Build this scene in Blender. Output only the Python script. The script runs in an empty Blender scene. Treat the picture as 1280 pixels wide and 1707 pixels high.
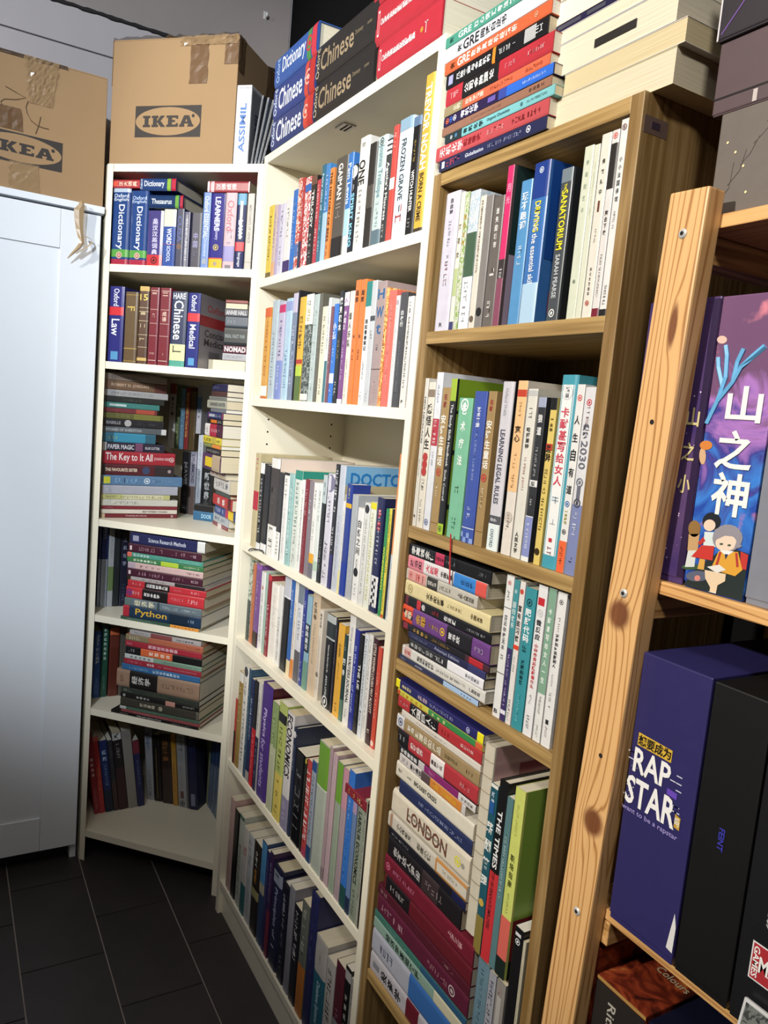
import bpy, math, random
from mathutils import Matrix, Vector
S = bpy.context.scene
COL = S.collection
# ---------------------------------------------------------------- camera
cam_data = bpy.data.cameras.new('camera')
cam = bpy.data.objects.new('camera', cam_data)
COL.objects.link(cam)
S.camera = cam
cam_data.sensor_fit = 'VERTICAL'
cam_data.sensor_height = 36.0
cam_data.lens = 1274.923 / 1707.0 * 36.0
cam_data.clip_start = 0.02
r, u, w = Vector((0.493862, 0.865068, 0.088082)), Vector((-0.151390, -0.014210, 0.988372)), Vector((-0.856260, 0.501454, -0.123945))
cam.matrix_world = Matrix(((r.x, u.x, -w.x, 1.90360), (r.y, u.y, -w.y, -0.68241), (r.z, u.z, -w.z, 1.41012), (0, 0, 0, 1)))
# ---------------------------------------------------------------- light
world = bpy.data.worlds.new('room_air')
S.world = world
world.use_nodes = True
world.node_tree.nodes['Background'].inputs[0].default_value = (0.9, 0.95, 1.0, 1)
world.node_tree.nodes['Background'].inputs[1].default_value = 0.012


def aim(o, target):
    d = Vector(target) - o.location
    o.rotation_euler = d.to_track_quat('-Z', 'Y').to_euler()


def lamp(name, kind, loc, target, watts, colour, size=0.1, cone=60, blend=0.5):
    L = bpy.data.lights.new(name, kind)
    L.energy = watts
    L.color = colour
    if kind == 'AREA':
        L.shape = 'RECTANGLE'
        L.size, L.size_y = size
    else:
        L.shadow_soft_size = size
    if kind == 'SPOT':
        L.spot_size = math.radians(cone)
        L.spot_blend = blend
    o = bpy.data.objects.new(name, L)
    COL.objects.link(o)
    o.location = loc
    aim(o, target)
    return o


lamp('ceiling_spot_warm', 'SPOT', (1.3, -2.75, 2.6), (0.85, 0.0, 1.97), 400, (1.0, 0.94, 0.84), 0.05, 59, 0.5)
lamp('ceiling_spot_cool', 'SPOT', (2.6, -1.9, 2.6), (-0.35, -0.2, 1.75), 370, (0.84, 0.92, 1.0), 0.08, 45, 0.65)
lamp('rack_fill_spot', 'SPOT', (2.5, -1.1, 2.7), (1.25, 0.1, 1.7), 70, (1.0, 0.96, 0.9), 0.12, 58, 0.8)  # added fill to lift the brown side panel and rack, not a known fixture
lamp('overhead_fill', 'AREA', (1.4, -1.4, 2.9), (1.3, -1.2, 0), 10, (1.0, 0.96, 0.92), (1.8, 0.9))  # general soft fill added overhead, stands for no actual ceiling light
S.view_settings.view_transform = 'Standard'
S.view_settings.look = 'None'
S.view_settings.exposure = 0.12
S.view_settings.gamma = 1.0
S.view_settings.use_curve_mapping = False

# ---------------------------------------------------------------- materials
MATS = {}


def lin(h):
    c = [int(h[i:i + 2], 16) / 255 for i in (0, 2, 4)]
    return [x / 12.92 if x <= 0.04045 else ((x + 0.055) / 1.055) ** 2.4 for x in c] + [1.0]


def new_mat(key):
    m = bpy.data.materials.new(key)
    m.use_nodes = True
    nt = m.node_tree
    return m, nt, nt.nodes['Principled BSDF']


def N(nt, kind, **kw):
    n = nt.nodes.new(kind)
    for k, v in kw.items():
        if k[:2] == 'i_':
            n.inputs[k[2:].replace('_', ' ')].default_value = v
        else:
            setattr(n, k, v)
    return n


def coords(nt, scale=(1, 1, 1)):
    tc = N(nt, 'ShaderNodeTexCoord')
    mp = N(nt, 'ShaderNodeMapping')
    mp.inputs['Scale'].default_value = scale
    nt.links.new(tc.outputs['Object'], mp.inputs['Vector'])
    return mp.outputs['Vector']


def mixc(nt, fac, a, b):
    m = N(nt, 'ShaderNodeMix', data_type='RGBA')
    for sock, v in ((m.inputs[0], fac), (m.inputs[6], a), (m.inputs[7], b)):
        if hasattr(v, 'links'):
            nt.links.new(v, sock)
        else:
            sock.default_value = v
    return m.outputs[2]


def ramp(nt, fac, stops):
    r_ = N(nt, 'ShaderNodeValToRGB')
    e = r_.color_ramp.elements
    while len(e) < len(stops):
        e.new(0.5)
    for i, (p, c) in enumerate(stops):
        e[i].position = p
        e[i].color = c if len(c) == 4 else tuple(c) + (1,)
    nt.links.new(fac, r_.inputs['Fac'])
    return r_.outputs['Color']


def printed(hexc, rough=0.42, pat=None):
    """printed card or paper: slight mottling, optional two-colour print"""
    key = 'print_%s_%s_%s' % (hexc, rough, pat or '')
    if key in MATS:
        return MATS[key]
    m, nt, b = new_mat(key)
    c = [x * 0.76 for x in lin(hexc)]
    g_ = sum(c[:3]) / 3
    c = [x * 0.9 + g_ * 0.1 for x in c[:3]] + [1]
    v = coords(nt, (60, 60, 60))
    n = N(nt, 'ShaderNodeTexNoise', i_Scale=1.0, i_Detail=3.0)
    nt.links.new(v, n.inputs['Vector'])
    dark = [x * 0.86 for x in c[:3]] + [1]
    col = mixc(nt, n.outputs['Fac'], dark, [min(1, x * 1.08) for x in c[:3]] + [1])
    if pat:
        v2 = coords(nt, (170, 170, 120))
        vo = N(nt, 'ShaderNodeTexNoise', i_Scale=1.0, i_Detail=2.0, i_Distortion=1.5)
        nt.links.new(v2, vo.inputs['Vector'])
        f = ramp(nt, vo.outputs['Fac'], [(0.5, (0, 0, 0)), (0.56, (1, 1, 1))])
        col = mixc(nt, f, col, lin(pat))
    nt.links.new(col, b.inputs['Base Color'])
    b.inputs['Roughness'].default_value = rough
    MATS[key] = m
    return m


def ink(hexc, rough=0.45):
    key = 'ink_' + hexc
    if key not in MATS:
        m, nt, b = new_mat(key)
        b.inputs['Base Color'].default_value = [x * 0.8 for x in lin(hexc)[:3]] + [1]
        b.inputs['Roughness'].default_value = rough
        MATS[key] = m
    return MATS[key]


def pages_mat():
    if 'pages' in MATS:
        return MATS['pages']
    m, nt, b = new_mat('paper_pages')
    v = coords(nt, (900, 8, 8))
    n = N(nt, 'ShaderNodeTexNoise', i_Scale=1.0, i_Detail=2.0)
    nt.links.new(v, n.inputs['Vector'])
    oi = N(nt, 'ShaderNodeObjectInfo')
    base = ramp(nt, oi.outputs['Random'], [(0, lin('d8d0bc')), (0.4, lin('d2c6a8')), (0.75, lin('dcd8ce')), (1, lin('c8b892'))])
    shade = ramp(nt, n.outputs['Fac'], [(0.3, (0.80, 0.79, 0.76)), (0.6, (0.95, 0.95, 0.95))])
    mm = N(nt, 'ShaderNodeMix', data_type='RGBA', blend_type='MULTIPLY')
    mm.inputs[0].default_value = 1
    nt.links.new(base, mm.inputs[6])
    nt.links.new(shade, mm.inputs[7])
    nt.links.new(mm.outputs[2], b.inputs['Base Color'])
    b.inputs['Roughness'].default_value = 0.85
    MATS['pages'] = m
    return m


def paint(key, hexc, rough=0.5, var=0.06, scale=6, bump=0.0, spec=0.5):
    if key in MATS:
        return MATS[key]
    m, nt, b = new_mat(key)
    c = lin(hexc)
    v = coords(nt, (scale,) * 3)
    n = N(nt, 'ShaderNodeTexNoise', i_Scale=1.0, i_Detail=6.0, i_Roughness=0.65)
    nt.links.new(v, n.inputs['Vector'])
    col = mixc(nt, n.outputs['Fac'], [x * (1 - var * 2) for x in c[:3]] + [1], [min(1, x * (1 + var)) for x in c[:3]] + [1])
    nt.links.new(col, b.inputs['Base Color'])
    b.inputs['Roughness'].default_value = rough
    b.inputs['Specular IOR Level'].default_value = spec
    if bump:
        bp = N(nt, 'ShaderNodeBump', i_Strength=bump, i_Distance=0.002)
        nt.links.new(n.outputs['Fac'], bp.inputs['Height'])
        nt.links.new(bp.outputs['Normal'], b.inputs['Normal'])
    MATS[key] = m
    return m


def film(key, hexc, alpha, rough=0.08):
    if key not in MATS:
        m, nt, b = new_mat(key)
        b.inputs['Base Color'].default_value = lin(hexc)
        b.inputs['Roughness'].default_value = rough
        b.inputs['Alpha'].default_value = alpha
        b.inputs['Specular IOR Level'].default_value = 0.9
        MATS[key] = m
    return MATS[key]


def wood(key, dark, mid, light, axis, fine=260, rough=0.45, knots=(), rings=0):
    """grain running along axis (0 x, 1 y, 2 z), object coordinates"""
    if key in MATS:
        return MATS[key]
    m, nt, b = new_mat(key)
    sc = [fine, fine, fine]
    sc[axis] = 7
    v = coords(nt, sc)
    n1 = N(nt, 'ShaderNodeTexNoise', i_Scale=1.0, i_Detail=4.0, i_Roughness=0.6)
    nt.links.new(v, n1.inputs['Vector'])
    sc2 = [26, 26, 26]
    sc2[axis] = 1.1
    v2 = coords(nt, sc2)
    n2 = N(nt, 'ShaderNodeTexNoise', i_Scale=1.0, i_Detail=2.0, i_Distortion=0.4)
    nt.links.new(v2, n2.inputs['Vector'])
    phase = N(nt, 'ShaderNodeMath', operation='MULTIPLY')
    phase.inputs[1].default_value = 42.0
    nt.links.new(n2.outputs['Fac'], phase.inputs[0])
    kf = None
    ph = phase.outputs[0]
    if rings:
        phase.inputs[1].default_value = 46.0
        tc0 = N(nt, 'ShaderNodeTexCoord')
        dt = N(nt, 'ShaderNodeVectorMath', operation='DOT_PRODUCT')
        dt.inputs[1].default_value = [0 if k == axis else (1.0, 0.55, 0.8)[k] * rings for k in range(3)]
        nt.links.new(tc0.outputs['Object'], dt.inputs[0])
        sm0 = N(nt, 'ShaderNodeMath', operation='ADD')
        nt.links.new(dt.outputs['Value'], sm0.inputs[0])
        nt.links.new(ph, sm0.inputs[1])
        ph = sm0.outputs[0]
    for (p, rad, stretch) in knots:
        tc = N(nt, 'ShaderNodeTexCoord')
        sub = N(nt, 'ShaderNodeVectorMath', operation='SUBTRACT')
        sub.inputs[1].default_value = p
        nt.links.new(tc.outputs['Object'], sub.inputs[0])
        mul = N(nt, 'ShaderNodeVectorMath', operation='MULTIPLY')
        s_ = [1 / rad] * 3
        s_[axis] = 1 / (rad * stretch)
        mul.inputs[1].default_value = s_
        nt.links.new(sub.outputs[0], mul.inputs[0])
        ln = N(nt, 'ShaderNodeVectorMath', operation='LENGTH')
        nt.links.new(mul.outputs[0], ln.inputs[0])
        # rings of grain bending round the knot
        ex = N(nt, 'ShaderNodeMath', operation='DIVIDE')
        ex.inputs[0].default_value = 16.0
        ad = N(nt, 'ShaderNodeMath', operation='ADD')
        ad.inputs[1].default_value = 0.7
        nt.links.new(ln.outputs['Value'], ad.inputs[0])
        nt.links.new(ad.outputs[0], ex.inputs[1])
        sm = N(nt, 'ShaderNodeMath', operation='ADD')
        nt.links.new(ph, sm.inputs[0])
        nt.links.new(ex.outputs[0], sm.inputs[1])
        ph = sm.outputs[0]
        mr = N(nt, 'ShaderNodeMapRange', interpolation_type='SMOOTHSTEP')
        mr.inputs['From Min'].default_value = 1.15
        mr.inputs['From Max'].default_value = 0.55
        nt.links.new(ln.outputs['Value'], mr.inputs['Value'])
        if kf is None:
            kf = mr.outputs[0]
        else:
            mx = N(nt, 'ShaderNodeMath', operation='MAXIMUM')
            nt.links.new(kf, mx.inputs[0])
            nt.links.new(mr.outputs[0], mx.inputs[1])
            kf = mx.outputs[0]
    sn = N(nt, 'ShaderNodeMath', operation='SINE')
    nt.links.new(ph, sn.inputs[0])
    av = N(nt, 'ShaderNodeMath', operation='MULTIPLY_ADD')
    nt.links.new(sn.outputs[0], av.inputs[0])
    av.inputs[1].default_value = 0.16
    nt.links.new(n1.outputs['Fac'], av.inputs[2])
    if rings:
        # thin dark late-wood lines
        pw = ramp(nt, sn.outputs[0], [(0.0, (0, 0, 0)), (0.55, (0.12,) * 3), (1.0, (1, 1, 1))])
        soft = N(nt, 'ShaderNodeMath', operation='MULTIPLY_ADD')
        nt.links.new(pw, soft.inputs[0])
        soft.inputs[1].default_value = -0.34
        half = N(nt, 'ShaderNodeMath', operation='MULTIPLY_ADD')
        nt.links.new(n1.outputs['Fac'], half.inputs[0])
        half.inputs[1].default_value = 0.35
        half.inputs[2].default_value = 0.52
        nt.links.new(half.outputs[0], soft.inputs[2])
        av = soft
    col = ramp(nt, av.outputs[0], [(0.28, lin(dark)), (0.5, lin(mid)), (0.72, lin(light))])
    if kf is not None:
        col = mixc(nt, kf, col, mixc(nt, n1.outputs['Fac'], lin('4a2814'), lin('8a5634')))
    nt.links.new(col, b.inputs['Base Color'])
    b.inputs['Roughness'].default_value = rough
    bp = N(nt, 'ShaderNodeBump', i_Strength=0.15, i_Distance=0.001)
    nt.links.new(n1.outputs['Fac'], bp.inputs['Height'])
    nt.links.new(bp.outputs['Normal'], b.inputs['Normal'])
    MATS[key] = m
    return m


# ---------------------------------------------------------------- mesh helpers
def link(name, mesh, parent=None, mat=None):
    o = bpy.data.objects.new(name, mesh)
    COL.objects.link(o)
    if parent is not None:
        o.parent = parent
    if mat is not None and not mesh.materials:
        mesh.materials.append(mat)
    return o


def pyd(name, verts, faces, mat=None, parent=None):
    me = bpy.data.meshes.new(name)
    me.from_pydata(verts, [], faces)
    me.update()
    return link(name, me, parent, mat)


def box(name, x0, x1, y0, y1, z0, z1, mat, parent=None, bev=0.0):
    """box with optionally chamfered edges"""
    if bev <= 0:
        v = [(x, y, z) for z in (z0, z1) for y in (y0, y1) for x in (x0, x1)]
        f = [(0, 2, 3, 1), (4, 5, 7, 6), (0, 1, 5, 4), (2, 6, 7, 3), (0, 4, 6, 2), (1, 3, 7, 5)]
        return pyd(name, v, f, mat, parent)
    import bmesh
    bm = bmesh.new()
    bmesh.ops.create_cube(bm, size=1)
    for q in bm.verts:
        q.co = Vector(((x0 + x1) / 2 + q.co.x * (x1 - x0), (y0 + y1) / 2 + q.co.y * (y1 - y0), (z0 + z1) / 2 + q.co.z * (z1 - z0)))
    bmesh.ops.bevel(bm, geom=bm.edges[:], offset=bev, segments=2, affect='EDGES', profile=0.6)
    me = bpy.data.meshes.new(name)
    bm.to_mesh(me)
    bm.free()
    return link(name, me, parent, mat)


def prism(name, pts, z0, z1, mat, parent=None):
    """polygon in xy (counter-clockwise) extruded from z0 to z1"""
    n = len(pts)
    v = [(x, y, z0) for x, y in pts] + [(x, y, z1) for x, y in pts]
    f = [tuple(reversed(range(n))), tuple(range(n, 2 * n))] + [(i, (i + 1) % n, n + (i + 1) % n, n + i) for i in range(n)]
    return pyd(name, v, f, mat, parent)


def tube(name, pts, rad, mat, parent=None, seg=6):
    v, f = [], []
    for i, p in enumerate(pts):
        p = Vector(p)
        a = Vector(pts[max(0, i - 1)])
        c = Vector(pts[min(len(pts) - 1, i + 1)])
        t = (c - a).normalized()
        n1 = t.orthogonal().normalized()
        n2 = t.cross(n1)
        for k in range(seg):
            g = 2 * math.pi * k / seg
            v.append(tuple(p + n1 * rad * math.cos(g) + n2 * rad * math.sin(g)))
    for i in range(len(pts) - 1):
        for k in range(seg):
            f.append((i * seg + k, i * seg + (k + 1) % seg, (i + 1) * seg + (k + 1) % seg, (i + 1) * seg + k))
    f.append(tuple(reversed(range(seg))))
    f.append(tuple(range((len(pts) - 1) * seg, len(pts) * seg)))
    return pyd(name, v, f, mat, parent)


def root(name, label, cat, loc=(0, 0, 0), rz=0.0, group=None):
    o = bpy.data.objects.new(name, None)
    o.empty_display_size = 0.05
    COL.objects.link(o)
    o.location = loc
    o.rotation_euler = (0, 0, rz)
    tag(o, label, cat, group)
    return o


def tag(o, label, cat, group=None):
    o['label'] = label
    o['category'] = cat
    if group:
        o['group'] = group
    return o


def struct(o):
    o['kind'] = 'structure'
    return o


# ---------------------------------------------------------------- lettering
GLYPH = {}


def make_glyphs(strings):
    """turn every string into flat faces once, cached as (verts, faces, bounds)"""
    tmp = []
    for s in sorted(strings):
        c = bpy.data.curves.new('lettering_curve', 'FONT')
        c.body = s
        c.resolution_u = 2
        c.offset = 0.022 if s and (s.isupper() or ord(s[0]) > 255) else 0.012
        o = bpy.data.objects.new('lettering_curve', c)
        COL.objects.link(o)
        tmp.append((s, o))
    dg = bpy.context.evaluated_depsgraph_get()
    dg.update()
    for s, o in tmp:
        ev = o.evaluated_get(dg)
        me = ev.to_mesh()
        v = [tuple(p.co) for p in me.vertices]
        f = [tuple(p.vertices) for p in me.polygons]
        ev.to_mesh_clear()
        if v:
            xs = [p[0] for p in v]
            ys = [p[1] for p in v]
            GLYPH[s] = (v, f, (min(xs), max(xs), min(ys), max(ys)))
    for s, o in tmp:
        c = o.data
        bpy.data.objects.remove(o)
        bpy.data.curves.remove(c)


def fit_text(s, W, H, stretch=1.5):
    """(verts2d, faces) centred on the origin, W along reading direction, H glyph height"""
    if s not in GLYPH:
        return [], []
    v, f, (a, b, c, d) = GLYPH[s]
    w_, h_ = max(b - a, 1e-6), max(d - c, 1e-6)
    sy = min(H / h_, stretch * W / w_)
    sx = min(W / w_, sy * stretch)
    sy = min(sy, sx * 2.2)
    return [((x - (a + b) / 2) * sx, (y - (c + d) / 2) * sy) for x, y, _ in v], f


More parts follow.
